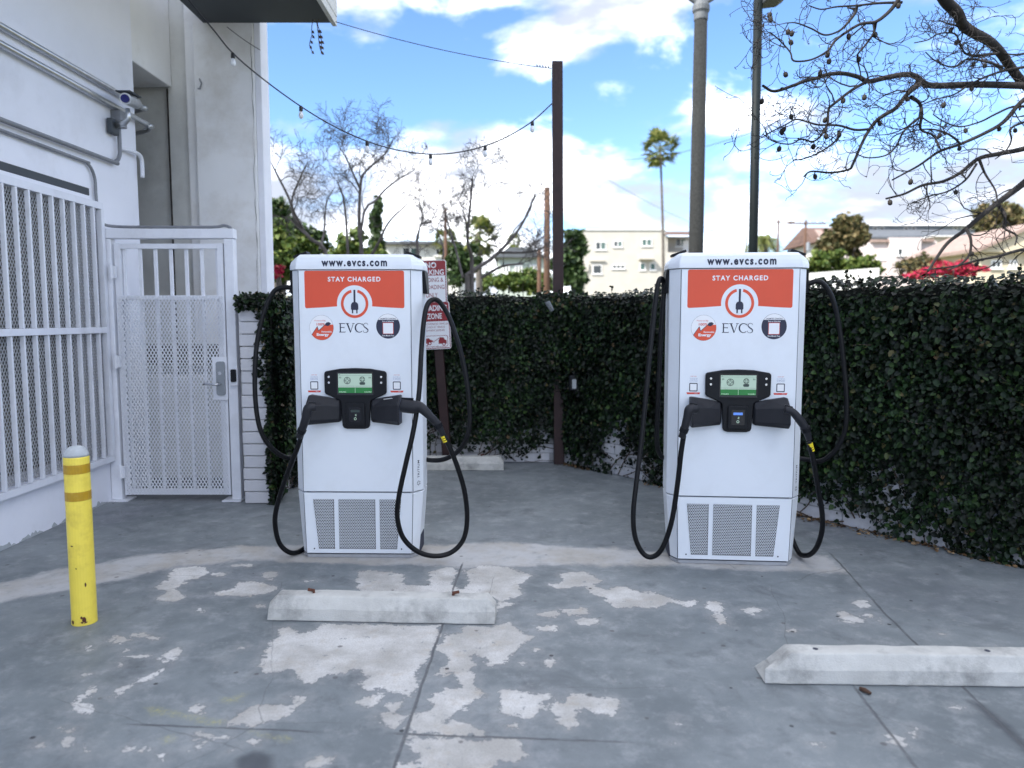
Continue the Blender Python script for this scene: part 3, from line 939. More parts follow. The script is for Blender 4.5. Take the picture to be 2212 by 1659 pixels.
# ------------------------------------------------------------------ steel gate
gt = empty('security_gate', (-2.93, 6.4, 0))
tag(gt, 'white steel security gate with upright bars and expanded mesh panel', 'gate')
part(lambda m: m.box(-3.495, -3.405, 6.36, 6.44, 0.012, 2.262), 'post', M['white_metal'], gt, bevel=0.005)
part(lambda m: m.box(-2.445, -2.365, 6.36, 6.44, 0.012, 2.262), 'post', M['white_metal'], gt, bevel=0.005)
part(lambda m: m.box(-3.50, -2.36, 6.357, 6.443, 2.264, 2.346), 'top_bar', M['white_metal'], gt, bevel=0.005)
part(lambda m: m.box(-3.498, -3.34, 6.32, 6.48, 0.001, 0.012), 'base_plate', M['white_metal'], gt)
part(lambda m: m.box(-2.52, -2.355, 6.32, 6.48, 0.001, 0.012), 'base_plate', M['white_metal'], gt)
part(lambda m: (m.box(-3.385, -3.335, 6.375, 6.42, 0.05, 2.225), m.box(-2.51, -2.46, 6.375, 6.42, 0.05, 2.225), m.box(-3.333, -2.512, 6.377, 6.418, 2.18, 2.222),
                m.box(-3.333, -2.512, 6.377, 6.418, 0.052, 0.10), m.box(-3.333, -2.512, 6.377, 6.418, 1.745, 1.785)), 'leaf_frame', M['white_metal'], gt)
for k in range(7):
    x = -3.315 + 0.132 * k
    part(lambda m: m.box(x - 0.012, x + 0.012, 6.40, 6.424, 0.102, 2.178), 'bar', M['white_metal'], gt)
part(lambda m: lattice(m, (-3.372, 6.366, 0.055), (1, 0, 0), (0, 0, 1), 0.895, 1.725, 0.029, 0.050, 0.0068, (0, -1, 0), 0.0015), 'mesh_panel', M['mesh_white'], gt)
for z in (1.98, 1.22, 0.26):
    part(lambda m: (m.box(-3.415, -3.36, 6.33, 6.359, z - 0.05, z + 0.05), m.tube([(-3.395, 6.335, z - 0.06), (-3.395, 6.335, z + 0.06)], 0.014, 8)), 'hinge', M['white_metal'], gt)
part(lambda m: m.box(-2.575, -2.448, 6.352, 6.364, 0.89, 1.26), 'lock_plate', M['white_metal'], gt)
lk = part(lambda m: m.plate(rrect(-2.535, -2.465, 0.93, 1.22, 0.02), 6.325, 6.351), 'lock', M['lock'], gt)
part(lambda m: m.tube(smooth_path([(-2.50, 6.325, 1.03), (-2.50, 6.28, 1.03), (-2.53, 6.268, 1.03), (-2.62, 6.268, 1.032)], 4), 0.011, 10), 'lever', M['steel'], gt, smooth=True)
part(lambda m: m.tube([(-2.50, 6.325, 1.12), (-2.50, 6.318, 1.12)], 0.016, 14), 'key_cylinder', M['steel'], gt)
part(lambda m: m.box(-2.415, -2.35, 6.325, 6.356, 1.015, 1.165), 'reader_plate', M['white_metal'], gt, bevel=0.004)
part(lambda m: m.plate(rrect(-2.405, -2.36, 1.045, 1.155, 0.012), 6.31, 6.324), 'keypad', M['bezel'], gt)

# ------------------------------------------------------------------ block walls under ivy
CRN = Vector((0.53, 8.12, 0))
RU = Vector((2.75, -3.46, 0)).normalized()
RN = Vector((RU.y, -RU.x, 0))            # towards the lot
WALL_H = 1.76


def blockwall(name, label, p0, u, n, length, courses, core_len=None, skip=()):
    """courses of separate blocks at the foot of the wall (the rest is under ivy), on a mortar core"""
    t = empty(name, p0, math.atan2(u.y, u.x))
    tag(t, label, 'wall')
    sgn = 1 if Vector((-u.y, u.x, 0)).dot(n) < 0 else -1          # local +y points away from the lot
    y0, y1 = (0.012, 0.19) if sgn > 0 else (-0.19, -0.012)
    MB().box(0, length, y0, y1, 0, WALL_H).build('wall_core', M['mortar'], t)
    ch, bl, g = 0.104, 0.40, 0.008
    ya, yb = (0.0, 0.1) if sgn > 0 else (-0.1, 0.0)
    me = MB().box(g / 2, bl - g / 2, ya, yb, g / 2, ch - g / 2).mesh('block', M['block'])
    hf = MB().box(g / 2, bl / 2 - g / 2, ya, yb, g / 2, ch - g / 2).mesh('block', M['block'])
    for c in range(courses):
        x = 0.0
        if c % 2:
            link('block', hf, t, 0.005, (0, random.uniform(-.003, .003), c * ch))
            x = bl / 2
        while x + bl <= length + 0.001:
            link('block', me, t, 0.005, (x, random.uniform(-.004, .004), c * ch))
            x += bl
    return t


blockwall('block_wall', 'ivy covered white block wall behind the wheel stop and sign post', Vector((-1.98, 8.12, 0)), Vector((1, 0, 0)), Vector((0, -1, 0)), 2.6, 6)
blockwall('block_wall', 'long ivy covered white block wall running behind the charger near the lamp poles', CRN + RU * 0.03, RU, RN, 7.6, 6)
pier = empty('block_wall', (-2.20, 6.26, 0))
tag(pier, 'short white block wall whose bare end stands beside the gate', 'wall')
MB().box(-0.085, 0.09, 0.02, 1.84, 0, 1.70).build('wall_core', M['mortar'], pier)
pme = MB().box(-0.10, 0.115, 0.0, 0.39, 0.004, 0.100).mesh('block', M['block'])
for c in range(16):
    link('block', pme, pier, 0.006, (random.uniform(-.004, .004), random.uniform(-.004, .004), c * 0.104))
sme = MB().box(0.02, 0.115, 0.0, 0.39, 0.004, 0.100).mesh('block', M['block'])
for c in range(5):
    for k in range(1, 4):
        link('block', sme, pier, 0.006, (random.uniform(-.003, .003), k * 0.398, c * 0.104))

LEAF = np.array([(0, 0, 0), (0.36, 0.28, 0.10), (0.30, 0.68, 0.08), (0, 1.0, -0.06), (-0.30, 0.68, 0.08), (-0.36, 0.28, 0.10)])
LEAF_F = np.array([(0, 1, 2, 3), (0, 3, 4, 5)])


def leaves(name, pos, nrm, tipd, size, mat, parent=None):
    """pos, nrm, tipd (n,3), size (n): one folded leaf each"""
    n = len(pos)
    nrm = nrm / np.linalg.norm(nrm, axis=1, keepdims=True)
    tipd = tipd - nrm * (tipd * nrm).sum(1, keepdims=True)
    tipd /= np.linalg.norm(tipd, axis=1, keepdims=True) + 1e-9
    sd = np.cross(tipd, nrm)
    V = (pos[:, None, :] + size[:, None, None] * (LEAF[None, :, 0:1] * sd[:, None, :] + LEAF[None, :, 1:2] * tipd[:, None, :] + LEAF[None, :, 2:3] * nrm[:, None, :]))
    F = (np.arange(n) * 6)[:, None, None] + LEAF_F[None]
    return link(name, fast_mesh(name, V.reshape(-1, 3), F.reshape(-1, 4), mat), parent)


def wavy(s, z, seed, f):
    return np.array([noise.noise(Vector((a * f, b * f, seed))) for a, b in zip(s, z)])


def ivy(label, p0, u, n, length, count, seed, top=1.80, bare=0.55, thick=0.11, dens=1.0):
    rs = np.random.RandomState(seed)
    p0, u, n = np.array(p0), np.array(u), np.array(n)
    s = rs.rand(count) * length
    z = rs.rand(count) ** 0.92 * (top + 0.22)
    w1 = wavy(s, z, seed, 1.1)
    w2 = wavy(s, z, seed + 9.1, 3.2)
    w3 = wavy(s, np.zeros(count), seed + 3.3, 1.6)
    ztop = top + 0.09 * w3 + 0.05 * w2
    low = z + 0.55 * w1 + 0.35 * w2
    keep = (z < ztop) & (rs.rand(count) < np.clip((low - bare + 0.30) / 0.42, 0.03, 1))
    s, z, w1, w2, ztop = s[keep], z[keep], w1[keep], w2[keep], ztop[keep]
    m = len(s)
    bulge = np.clip(0.35 + 0.6 * np.clip((z - 0.2) / 0.9, 0, 1) + 0.45 * w1 + 0.3 * w2, 0.12, 1.4)
    d = thick * bulge * (0.35 + 0.65 * rs.rand(m) ** 0.6)
    ontop = z > WALL_H - 0.02
    d = np.where(ontop, thick * bulge - rs.rand(m) * 0.36, d)
    pos = p0 + u * s[:, None] + n * d[:, None] + np.array([0, 0, 1]) * z[:, None]
    nr = n + rs.normal(0, 0.55, (m, 3)) + np.array([0, 0, 0.30])
    nr[ontop] = nr[ontop] + np.array([0, 0, 1.3])
    tip = np.array([0, 0, -0.7]) + rs.normal(0, 0.7, (m, 3))
    size = 0.022 + 0.038 * rs.rand(m) ** 2.0
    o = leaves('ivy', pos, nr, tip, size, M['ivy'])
    tag(o, label, 'ivy', kind='stuff')
    # stray shoots standing off the top and the face
    ns = int(length * 9)
    sp_, sn_, st_, sz_ = [], [], [], []
    shoots = MB()
    for k in range(ns):
        a = rs.rand() * length
        up = rs.rand() < 0.7
        z0 = top - 0.05 if up else 0.6 + rs.rand() * 1.1
        q = p0 + u * a + n * (thick * (0.5 if up else 0.9)) + np.array([0, 0, z0])
        dv = n * rs.uniform(0, .8) + u * rs.normal(0, .5) + np.array([0, 0, 1.0 if up else -.2])
        dv /= np.linalg.norm(dv)
        pts = [q]
        for j in range(5):
            dv = dv + rs.normal(0, .2, 3)
            dv /= np.linalg.norm(dv)
            pts.append(pts[-1] + dv * rs.uniform(.018, .034))
            for e in range(2):
                sp_.append(pts[-1])
                sn_.append(rs.normal(0, 1, 3) + np.array([0, 0, .6]))
                st_.append(dv + rs.normal(0, .8, 3))
                sz_.append(rs.uniform(.018, .036))
        shoots.tube(pts, .0022, 4)
    leaves('shoot_leaves', np.array(sp_), np.array(sn_), np.array(st_), np.array(sz_), M['ivy'], o)
    shoots.build('shoots', M['vine'], o)
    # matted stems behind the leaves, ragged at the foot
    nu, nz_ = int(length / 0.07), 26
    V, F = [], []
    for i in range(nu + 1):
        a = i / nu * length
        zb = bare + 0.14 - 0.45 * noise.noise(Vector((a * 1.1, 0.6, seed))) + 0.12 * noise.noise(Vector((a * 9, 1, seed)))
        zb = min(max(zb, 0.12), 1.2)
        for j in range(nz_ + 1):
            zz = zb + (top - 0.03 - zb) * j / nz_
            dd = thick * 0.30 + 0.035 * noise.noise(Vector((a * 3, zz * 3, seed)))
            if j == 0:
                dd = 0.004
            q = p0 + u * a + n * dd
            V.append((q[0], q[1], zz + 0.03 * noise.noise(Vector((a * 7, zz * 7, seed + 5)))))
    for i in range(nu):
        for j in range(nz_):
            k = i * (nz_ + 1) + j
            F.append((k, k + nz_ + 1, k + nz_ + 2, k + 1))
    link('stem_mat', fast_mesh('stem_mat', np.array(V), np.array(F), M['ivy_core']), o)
    # bare vines creeping over the foot of the wall
    mb = MB()
    for k in range(int(length * 13)):
        a = rs.rand() * length
        zz = rs.rand() * 0.10
        ph = rs.normal(0, 0.9)
        pts = []
        for q in range(7):
            pp = p0 + u * min(max(a, 0.02), length - 0.02) + n * (0.012 + 0.01 * rs.rand())
            pts.append((pp[0], pp[1], max(zz, 0.01)))
            ph += rs.normal(0, 0.35)
            a += 0.10 * math.sin(ph)
            zz += 0.10 * max(math.cos(ph), -0.2)
        mb.tube(smooth_path(pts, 2), 0.0025 + 0.004 * rs.rand(), 5)
    mb.build('vine_stems', M['vine'], o, smooth=True)
    return o


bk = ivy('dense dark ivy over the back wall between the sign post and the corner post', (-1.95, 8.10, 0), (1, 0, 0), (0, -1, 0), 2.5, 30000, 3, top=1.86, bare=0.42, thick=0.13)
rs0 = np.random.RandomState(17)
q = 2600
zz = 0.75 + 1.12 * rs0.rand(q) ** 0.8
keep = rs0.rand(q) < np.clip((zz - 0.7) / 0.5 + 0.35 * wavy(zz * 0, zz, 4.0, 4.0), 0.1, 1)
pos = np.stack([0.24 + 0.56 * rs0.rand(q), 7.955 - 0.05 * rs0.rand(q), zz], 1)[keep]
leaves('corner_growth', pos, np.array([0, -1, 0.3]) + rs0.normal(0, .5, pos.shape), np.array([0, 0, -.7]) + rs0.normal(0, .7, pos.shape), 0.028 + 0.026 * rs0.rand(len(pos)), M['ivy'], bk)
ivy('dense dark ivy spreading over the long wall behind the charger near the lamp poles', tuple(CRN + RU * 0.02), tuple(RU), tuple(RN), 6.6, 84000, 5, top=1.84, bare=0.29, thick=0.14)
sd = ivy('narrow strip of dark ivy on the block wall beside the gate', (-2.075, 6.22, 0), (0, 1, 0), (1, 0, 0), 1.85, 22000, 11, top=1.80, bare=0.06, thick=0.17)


rs0 = np.random.RandomState(23)
q = 900
pos = np.stack([-2.34 + 0.34 * rs0.rand(q) ** .7, 6.20 + 0.35 * rs0.rand(q), 1.665 + 0.13 * rs0.rand(q)], 1)
q2 = 800
zz = 1.70 * rs0.rand(q2)
pos = np.concatenate([pos, np.stack([-2.03 - 0.11 * rs0.rand(q2) ** 1.5 * np.clip(0.4 + 1.2 * wavy(zz, zz * 0, 2.0, 3.0) + 0.5 * zz, 0.15, 1.4), 6.225 + 0.03 * rs0.rand(q2), zz], 1)])
leaves('edge_growth', pos, np.array([0.1, -0.8, 0.6]) + rs0.normal(0, .5, pos.shape), np.array([-.3, 0, -.5]) + rs0.normal(0, .7, pos.shape), 0.026 + 0.026 * rs0.rand(len(pos)), M['ivy'], sd)


def litter(label, p0, u, n, length, count, seed, spread=0.10):
    rs = np.random.RandomState(seed)
    s = rs.beta(2, 2, count) * length
    d = np.abs(rs.normal(0, spread, count)) + 0.01
    pos = np.array(p0) + np.array(u) * s[:, None] + np.array(n) * d[:, None]
    pos[:, 2] = 0.004 + 0.012 * rs.rand(count)
    nr = np.array([0, 0, 1]) + rs.normal(0, 0.35, (count, 3))
    o = leaves('leaf_litter', pos, nr, rs.normal(0, 1, (count, 3)), 0.015 + 0.025 * rs.rand(count), M['dry_leaf'])
    tag(o, label, 'leaves', kind='stuff')


litter('brown dead leaves gathered on the ground along the long ivy wall', CRN + RU * 1.0, RU, RN, 4.2, 520, 4, 0.06)
litter('heap of dry leaves at the foot of the corner post', CRN + RU * 0.05, RU, RN, 0.5, 160, 8, 0.05)


# ------------------------------------------------------------------ charging stations
def octo(hf, hw, yf, yb, c, z):
    return [(-hf, yf, z), (hf, yf, z), (hw, yf + c, z), (hw, yb - c, z), (hf, yb, z), (-hf, yb, z), (-hw, yb - c, z), (-hw, yf + c, z)]


FY = -0.172          # front plane of the panels


def print_(poly, mat, name, parent, d=1):
    return MB().plate(poly, FY - 0.0005 * d, FY - 0.0005 * d + 0.0004).build(name, mat, parent)


def stroke(pts, w):
    """outline polygon of a polyline with constant width"""
    pts = [Vector((p[0], p[1])) for p in pts]
    l, r = [], []
    for i, p in enumerate(pts):
        t = (pts[min(i + 1, len(pts) - 1)] - pts[max(i - 1, 0)]).normalized()
        nrm = Vector((-t.y, t.x))
        l.append(tuple(p + nrm * w / 2))
        r.append(tuple(p - nrm * w / 2))
    return l + r[::-1]


def serif_logo(parent, cx, cz, w, h):
    """tall roman capitals E V C S with thick and thin strokes"""
    m = MB()
    y0, y1 = FY - 0.0006, FY - 0.0001
    n = [0]

    def pl(poly):
        n[0] += 1
        e = 0.00004 * n[0]
        m.plate(poly, y0 - e, y1)
    zb, zt = cz - h / 2, cz + h / 2
    th, tn = h * 0.125, h * 0.075
    x = cx - w / 2
    ew = w * 0.20
    pl([(x + ew * .12, zb), (x + ew * .12 + th, zb), (x + ew * .12 + th, zt), (x + ew * .12, zt)])
    pl([(x, zt), (x + ew * .94, zt), (x + ew * .94, zt - h * .15), (x + ew * .90, zt - tn), (x, zt - tn)])
    pl([(x, zb), (x + ew, zb), (x + ew * 1.05, zb + h * .17), (x + ew * .97, zb + tn), (x, zb + tn)])
    zm = cz + h * .03
    pl([(x + ew * .2, zm - tn / 2), (x + ew * .8, zm - tn / 2), (x + ew * .82, zm - h * .08), (x + ew * .86, zm - h * .08), (x + ew * .86, zm + h * .08), (x + ew * .82, zm + h * .08), (x + ew * .8, zm + tn / 2), (x + ew * .2, zm + tn / 2)])
    x += ew * 1.12
    vw = w * 0.27
    pl([(x + vw * .04, zt), (x + vw * .22, zt), (x + vw * .56, zb + h * .12), (x + vw * .53, zb - h * .01), (x + vw * .47, zb - h * .01)])
    pl([(x + vw * .50, zb), (x + vw * .55, zb), (x + vw * .92, zt), (x + vw * .84, zt)])
    pl([(x - vw * .06, zt), (x + vw * .36, zt), (x + vw * .36, zt - tn * .7), (x - vw * .06, zt - tn * .7)])
    pl([(x + vw * .72, zt), (x + vw * 1.04, zt), (x + vw * 1.04, zt - tn * .7), (x + vw * .72, zt - tn * .7)])
    x += vw * 1.02
    cw = w * 0.26
    r = h * 0.515
    out = arc(x + cw * .55, cz, r, 48, 312, 22)
    sx = cw * .55 / r
    out = [(x + cw * .55 + (px - x - cw * .55) * sx, pz) for px, pz in out]
    inn = arc(x + cw * .60, cz, r - tn, 312, 48, 22)
    sx2 = (cw * .55 - th) / (r - tn)
    inn = [(x + cw * .58 + (px - x - cw * .60) * sx2, pz) for px, pz in inn]
    pl(out + inn)
    pl([(out[0][0] - tn * .2, out[0][1] + tn), (out[0][0] + tn * .7, out[0][1] + tn * 1.1), (out[0][0] + tn * .9, out[0][1] - h * .13), (out[0][0] + tn * .3, out[0][1] - h * .13)])
    x += cw * 1.02
    sw = w * 0.16
    s = [(x + sw * .98, zt - h * .17), (x + sw * .82, zt - h * .03), (x + sw * .5, zt), (x + sw * .2, zt - h * .08), (x + sw * .10, zt - h * .24),
         (x + sw * .28, zt - h * .40), (x + sw * .6, zt - h * .53), (x + sw * .92, zt - h * .68), (x + sw * .95, zt - h * .86), (x + sw * .7, zb + h * .02),
         (x + sw * .38, zb), (x + sw * .10, zb + h * .06), (x, zb + h * .22)]
    sp = smooth_path([(a, b, 0) for a, b in s], 4)
    N_ = len(sp)
    l, rr = [], []
    for i, p in enumerate(sp):
        t = (sp[min(i + 1, N_ - 1)] - sp[max(i - 1, 0)]).normalized()
        ww = tn * .5 + (th - tn * .5) * math.exp(-((i / N_ - .5) / .22) ** 2)
        l.append((p.x - t.y * ww / 2, p.y + t.x * ww / 2))
        rr.append((p.x + t.y * ww / 2, p.y - t.x * ww / 2))
    pl(l + rr[::-1])
    return m.build('lettering', M['navy'], parent)


def perforated(x0t, x1t, x0b, x1b, z0, z1, parent):
    """sheet of hexagon cells with a round-ish hole in each; the field narrows downwards"""
    p = 0.0118
    rowh = p * 0.866
    rows = int((z1 - z0) / rowh)
    R0, r0 = p / math.sqrt(3), p * 0.45
    me = MB()
    back = []
    lo = hi = None
    for r in range(rows):
        z = z1 - rowh * (r + 0.5)
        f = (z1 - z) / (z1 - z0)
        a, b = x0t + (x0b - x0t) * f, x1t + (x1b - x1t) * f
        off = p / 2 if r % 2 else 0.0
        i0, i1 = math.ceil((a + p * .5 - off) / p), math.floor((b - p * .5 - off) / p)
        for i in range(i0, i1 + 1):
            x = i * p + off
            o = [(x + R0 * math.cos(R(30 + 60 * k)), z + R0 * math.sin(R(30 + 60 * k))) for k in range(6)]
            q = [(x + r0 * math.cos(R(30 + 60 * k)), z + r0 * math.sin(R(30 + 60 * k))) for k in range(6)]
            me.add([(u, FY - 0.0016, v) for u, v in o] + [(u, FY - 0.0016, v) for u, v in q] + [(u, FY - 0.0004, v) for u, v in q],
                   [(k, (k + 1) % 6, (k + 1) % 6 + 6, k + 6) for k in range(6)] + [(k + 6, (k + 1) % 6 + 6, (k + 1) % 6 + 12, k + 12) for k in range(6)])
    o = me.build('perforated_panel', M['white_coat'], parent)
    e = 0.006
    MB().plate([(x0t + e, z1 - e), (x1t - e, z1 - e), (x1b - e, z0 + e), (x0b + e, z0 + e)], FY - 0.0003, FY + 0.001).build('vent_backing', M['vent_dark'], o)
    return o


def make_station():
    t = empty('charging_station')
    MB().loft([octo(.355, .40, -.165, .165, .06, .001), octo(.355, .40, -.165, .165, .06, .022)]).build('base_plate', M['base_grey'], t, bevel=.002)
    MB().loft([octo(.35, .41, -.15, .15, .07, .02), octo(.36, .42, -.155, .155, .07, 1.92)]).build('inner_core', M['seam'], t)
    low = MB().loft([octo(.365, .402, -.165, .165, .062, .030), octo(.376, .436, -.165, .165, .075, .439)]).build('lower_cabinet', M['white_coat'], t, bevel=.004)
    MB().plate([(-.360, .032), (.360, .032), (.3715, .4375), (-.3715, .4375)], FY + .0008, -.160).build('lower_panel', M['white_coat'], t, bevel=.0015)
    for sx in (-1, 1):
        MB().plate([(sx * .3615, .034), (sx * .3645, .034), (sx * .376, .437), (sx * .373, .437)], -.1672, -.160).build('seam', M['seam'], low)
    perforated(-.315, -.160, -.282, -.160, .055, .402, t)
    perforated(-.142, .122, -.142, .122, .055, .402, t)
    perforated(.140, .300, .140, .268, .055, .402, t)
    for sx in (-.308, .292):
        MB().tube([(sx, FY - .001, .062), (sx, FY + .01, .062)], .005, 10).build('bolt', M['seam'], t)
    up = MB().loft([octo(.376, .436, -.165, .165, .075, .446), octo(.378, .440, -.165, .165, .075, 1.897)]).build('cabinet', M['white_coat'], t, bevel=.004)
    MB().plate(rrect(-.3725, .3725, .449, 1.893, .004, 2), FY, -.160).build('front_panel', M['white_coat'], t, bevel=.002)
    for sx in (-1, 1):
        MB().box(sx * .3755 - .0016, sx * .3755 + .0016, -.1668, -.160, .449, 1.893).build('seam', M['seam'], up)
    lid = MB().loft([octo(.388, .452, -.180, .180, .078, 1.900), octo(.388, .452, -.180, .180, .078, 1.928), octo(.386, .444, -.177, .177, .078, 1.950), octo(.378, .414, -.170, .170, .07, 1.978),
                     octo(.366, .385, -.150, .150, .05, 1.996), octo(.35, .365, -.12, .12, .04, 2.0)]).build('lid', M['white_coat'], t, bevel=.004)
    text('www.evcs.com', 0.004, 1.937, .437, .037, -.1812, lid, M['navy'], bold=.038, space=1.3)
    # banner with the round notch
    cz, rn = 1.681, .118
    zb = 1.664
    a0 = math.degrees(math.asin((zb - cz) / rn))
    xn = rn * math.cos(R(a0))
    side = [(.333 - .012, 1.892)] and (arc(.321, 1.880, .012, 90, 0, 4) + arc(.321, 1.664, .012, 0, -90, 4) + [(.22, 1.657), (xn, zb)])
    ban = side[:]
    ban += arc(0, cz, rn, a0, 180 - a0, 24)
    ban += [(-x, z) for x, z in side[::-1]]
    b = print_(ban, M['orange'], 'banner', t)
    text('STAY CHARGED', 0, 1.838, .352, .031, FY - .0012, b, M['print_white'], bold=.03, space=1.25)
    ring = arc(0, cz, .092, 104, 436, 44) + arc(0, cz, .074, 436, 104, 44)
    lg = print_(ring, M['orange'], 'logo_ring', t)
    cord = [(-.0065, 1.770), (.0065, 1.770), (.0065, cz + .010), (.010, cz + .010)] + arc(.0, cz - .012, .0245, 65, 0, 5) + [(.0245, cz - .036), (.019, cz - .040), (.019, cz - .062), (.010, cz - .062), (.010, cz - .040), (-.010, cz - .040), (-.010, cz - .062), (-.019, cz - .062), (-.019, cz - .040), (-.0245, cz - .036)] + arc(.0, cz - .012, .0245, 180, 115, 5) + [(-.0065, cz + .010)]
    print_(cord, M['navy'], 'plug_emblem', lg, 2)
    serif_logo(t, -.002, 1.526, .211, .060)
    # round stickers
    cx, cz = -.225, 1.527
    s = print_(disc(cx, cz, .081), M['navy'], 'sticker', t)
    print_(disc(cx, cz, .0800), M['print_white'], 'sticker_face', s, 2)
    lowp = [(cx - .066, cz - .046), (cx - .028, cz + .008), (cx - .020, cz - .020), (cx + .025, cz + .022), (cx + .045, cz + .018), (cx + .0775, cz + .020)] + arc(cx, cz, .080, 14, -145, 22)
    print_(lowp, M['orange'], 'sticker_print', s, 3)
    cm = MB()
    for q, (ca, cb) in enumerate((((cx - .066, cz - .046), (cx - .028, cz + .008)), ((cx - .028, cz + .008), (cx - .020, cz - .020)), ((cx - .020, cz - .020), (cx + .030, cz + .024)))):
        cm.plate(stroke([ca, cb], .0035), FY - .0020 - .00005 * q, FY - .0017)
    cm.build('cord_print', M['navy'], s)
    print_([(cx + .026, cz + .014), (cx + .046, cz + .010), (cx + .058, cz + .020), (cx + .064, cz + .026), (cx + .052, cz + .036), (cx + .036, cz + .034), (cx + .027, cz + .026)], M['navy'], 'plug_print', s, 5)
    text('Powered By', cx - .008, cz + .044, .074, .011, FY - .0026, s, M['print_red'])
    text('100%', cx - .004, cz + .022, .056, .016, FY - .0026, s, M['print_red'], bold=.015)
    text('Renewable', cx + .034, cz - .026, .068, .011, FY - .0026, s, M['print_white'], bold=.02)
    text('Energy', cx + .008, cz - .047, .082, .023, FY - .0026, s, M['print_white'], bold=.04)
    cx, cz = .222, 1.536
    s = print_(disc(cx, cz, .080), M['navy'], 'sticker', t)
    print_(arc(cx, cz, .0785, 32, 148, 20), M['print_white'], 'sticker_face', s, 2)
    text('UNLIMITED CHARGING', cx, cz + .049, .104, .0095, FY - .0018, s, M['navy'], bold=.01)
    text('Scan to Subscribe', cx, cz + .032, .078, .009, FY - .0018, s, M['print_white'], bold=.01)
    print_(rrect(cx - .036, cx + .036, cz - .050, cz + .024, .002, 2), M['print_red'], 'code_border', s, 2)
    print_(rrect(cx - .033, cx + .033, cz - .047, cz + .021, .002, 2), M['print_white'], 'code_field', s, 3)
    text('First Month Free', cx, cz - .060, .078, .010, FY - .0018, s, M['print_white'], bold=.01)
    for sx in (-.283, .275):
        s = print_(rrect(sx - .027, sx + .027, 1.124, 1.178, .006), M['navy'], 'instruction_sticker', t)
        print_(rrect(sx - .021, sx + .021, 1.130, 1.172, .002, 2), M['print_white'], 'code_field', s, 2)
        print_([(sx - .045, 1.118), (sx + .045, 1.118), (sx + .040, 1.106), (sx - .040, 1.106)], M['print_red'], 'red_bar', s)
        text('START HERE', sx, 1.220, .040, .0052, FY - .0008, s, M['print_red'])
        for q, ln in enumerate(('Scan the QR Code', 'to View Prices', 'and Start Charging')):
            text(ln, sx, 1.207 - q * .0088, .050, .0055, FY - .0008, s, M['print_blue'])
        text('evcs', sx + .018, 1.112, .018, .005, FY - .0012, s, M['print_white'])
    # display housing
    bz = MB().plate([(-.196, 1.246), (-.10, 1.262), (0, 1.266), (.10, 1.262), (.196, 1.246), (.207, 1.238), (.209, 1.225), (.208, 1.108), (.200, 1.096), (.108, 1.056), (.100, 1.044),
                     (.092, .892), (.084, .876), (.06, .869), (-.06, .869), (-.084, .876), (-.092, .892), (-.100, 1.044), (-.108, 1.056), (-.200, 1.096), (-.208, 1.108), (-.209, 1.225), (-.207, 1.238)], FY - .026, FY + .002).build('display_housing', M['bezel'], t, bevel=.007, seg=3)
    y = FY - .0262
    MB().plate(rrect(-.122, .122, 1.090, 1.240, .006, 2), y - .001, y + .003).build('screen_recess', M['reader_glass'], bz)
    MB().plate([(-.113, 1.141), (.113, 1.141), (.113, 1.230), (-.113, 1.230)], y - .0022, y - .001).build('screen', M['lcd'], bz)
    MB().plate([(-.113, 1.105), (.113, 1.105), (.113, 1.1405), (-.113, 1.1405)], y - .0022, y - .001).build('screen_bar', M['lcd_green'], bz)
    MB().loft([[(-.113, y - .001, 1.104), (.113, y - .001, 1.104), (.113, y, 1.104), (-.113, y, 1.104)][:4], [(-.122, y - .010, 1.092), (.122, y - .010, 1.092), (.122, y, 1.092), (-.122, y, 1.092)]]).build('screen_ledge', M['holster'], bz)
    g = MB()
    ys = y - .0026
    for cx, cz, rr in ((-.052, 1.186, .0235), (.049, 1.194, .018)):
        g.plate(arc(cx, cz, rr, 0, 358, 30) + arc(cx, cz, rr - .004, 358, 0, 30), ys, ys + .0003)
        for q in range(4):
            a = R(45 + 90 * q) if cx > 0 else R(90 * q)
            e = rr * .52
            ox, oz = cx + e * math.cos(a), cz + e * math.sin(a)
            g.plate(arc(ox, oz, rr * .27, 0, 355, 12) + arc(ox, oz, rr * .12, 355, 0, 12), ys, ys + .0003)
    g.plate(rrect(.030, .068, 1.158, 1.176, .008, 4), ys, ys + .0003)
    for q in (-.112, .002):
        g.plate([(q, 1.149), (q + .108, 1.149), (q + .108, 1.1502), (q, 1.1502)], ys, ys + .0003)
    g.plate([(-.113, 1.219), (.113, 1.219), (.113, 1.2199), (-.113, 1.2199)], ys, ys + .0003)
    g.plate([(-.110, 1.2245), (-.104, 1.2275), (-.104, 1.2255), (-.097, 1.2255), (-.097, 1.2235), (-.104, 1.2235), (-.104, 1.2215)], ys, ys + .0003)
    g.build('screen_symbols', M['lcd_dark'], bz)
    MB().plate([(-.0008, 1.106), (.0008, 1.106), (.0008, 1.140), (-.0008, 1.140)], ys, ys + .0003).build('screen_divider', M['lcd_pale'], bz)
    text('50', -.100, 1.205, .016, .010, ys, bz, M['lcd_dark'], bold=.02)
    text('50', .099, 1.205, .016, .010, ys, bz, M['lcd_dark'], bold=.02)
    text('AVAILABLE', -.085, 1.112, .048, .007, ys, bz, M['lcd_pale'])
    text('AVAILABLE', .085, 1.112, .048, .007, ys, bz, M['lcd_pale'])
    for sx in (-.176, .176):
        for z in (1.209, 1.172):
            MB().tube([(sx, FY - .0255, z), (sx, FY - .031, z)], [.0085, .0075], 14).build('button', M['steel'], bz, bevel=.001)
    cr = MB().plate(rrect(-.064, .064, .888, 1.038, .012), FY - .038, FY - .0255).build('card_reader', M['bezel'], bz, bevel=.005)
    return t


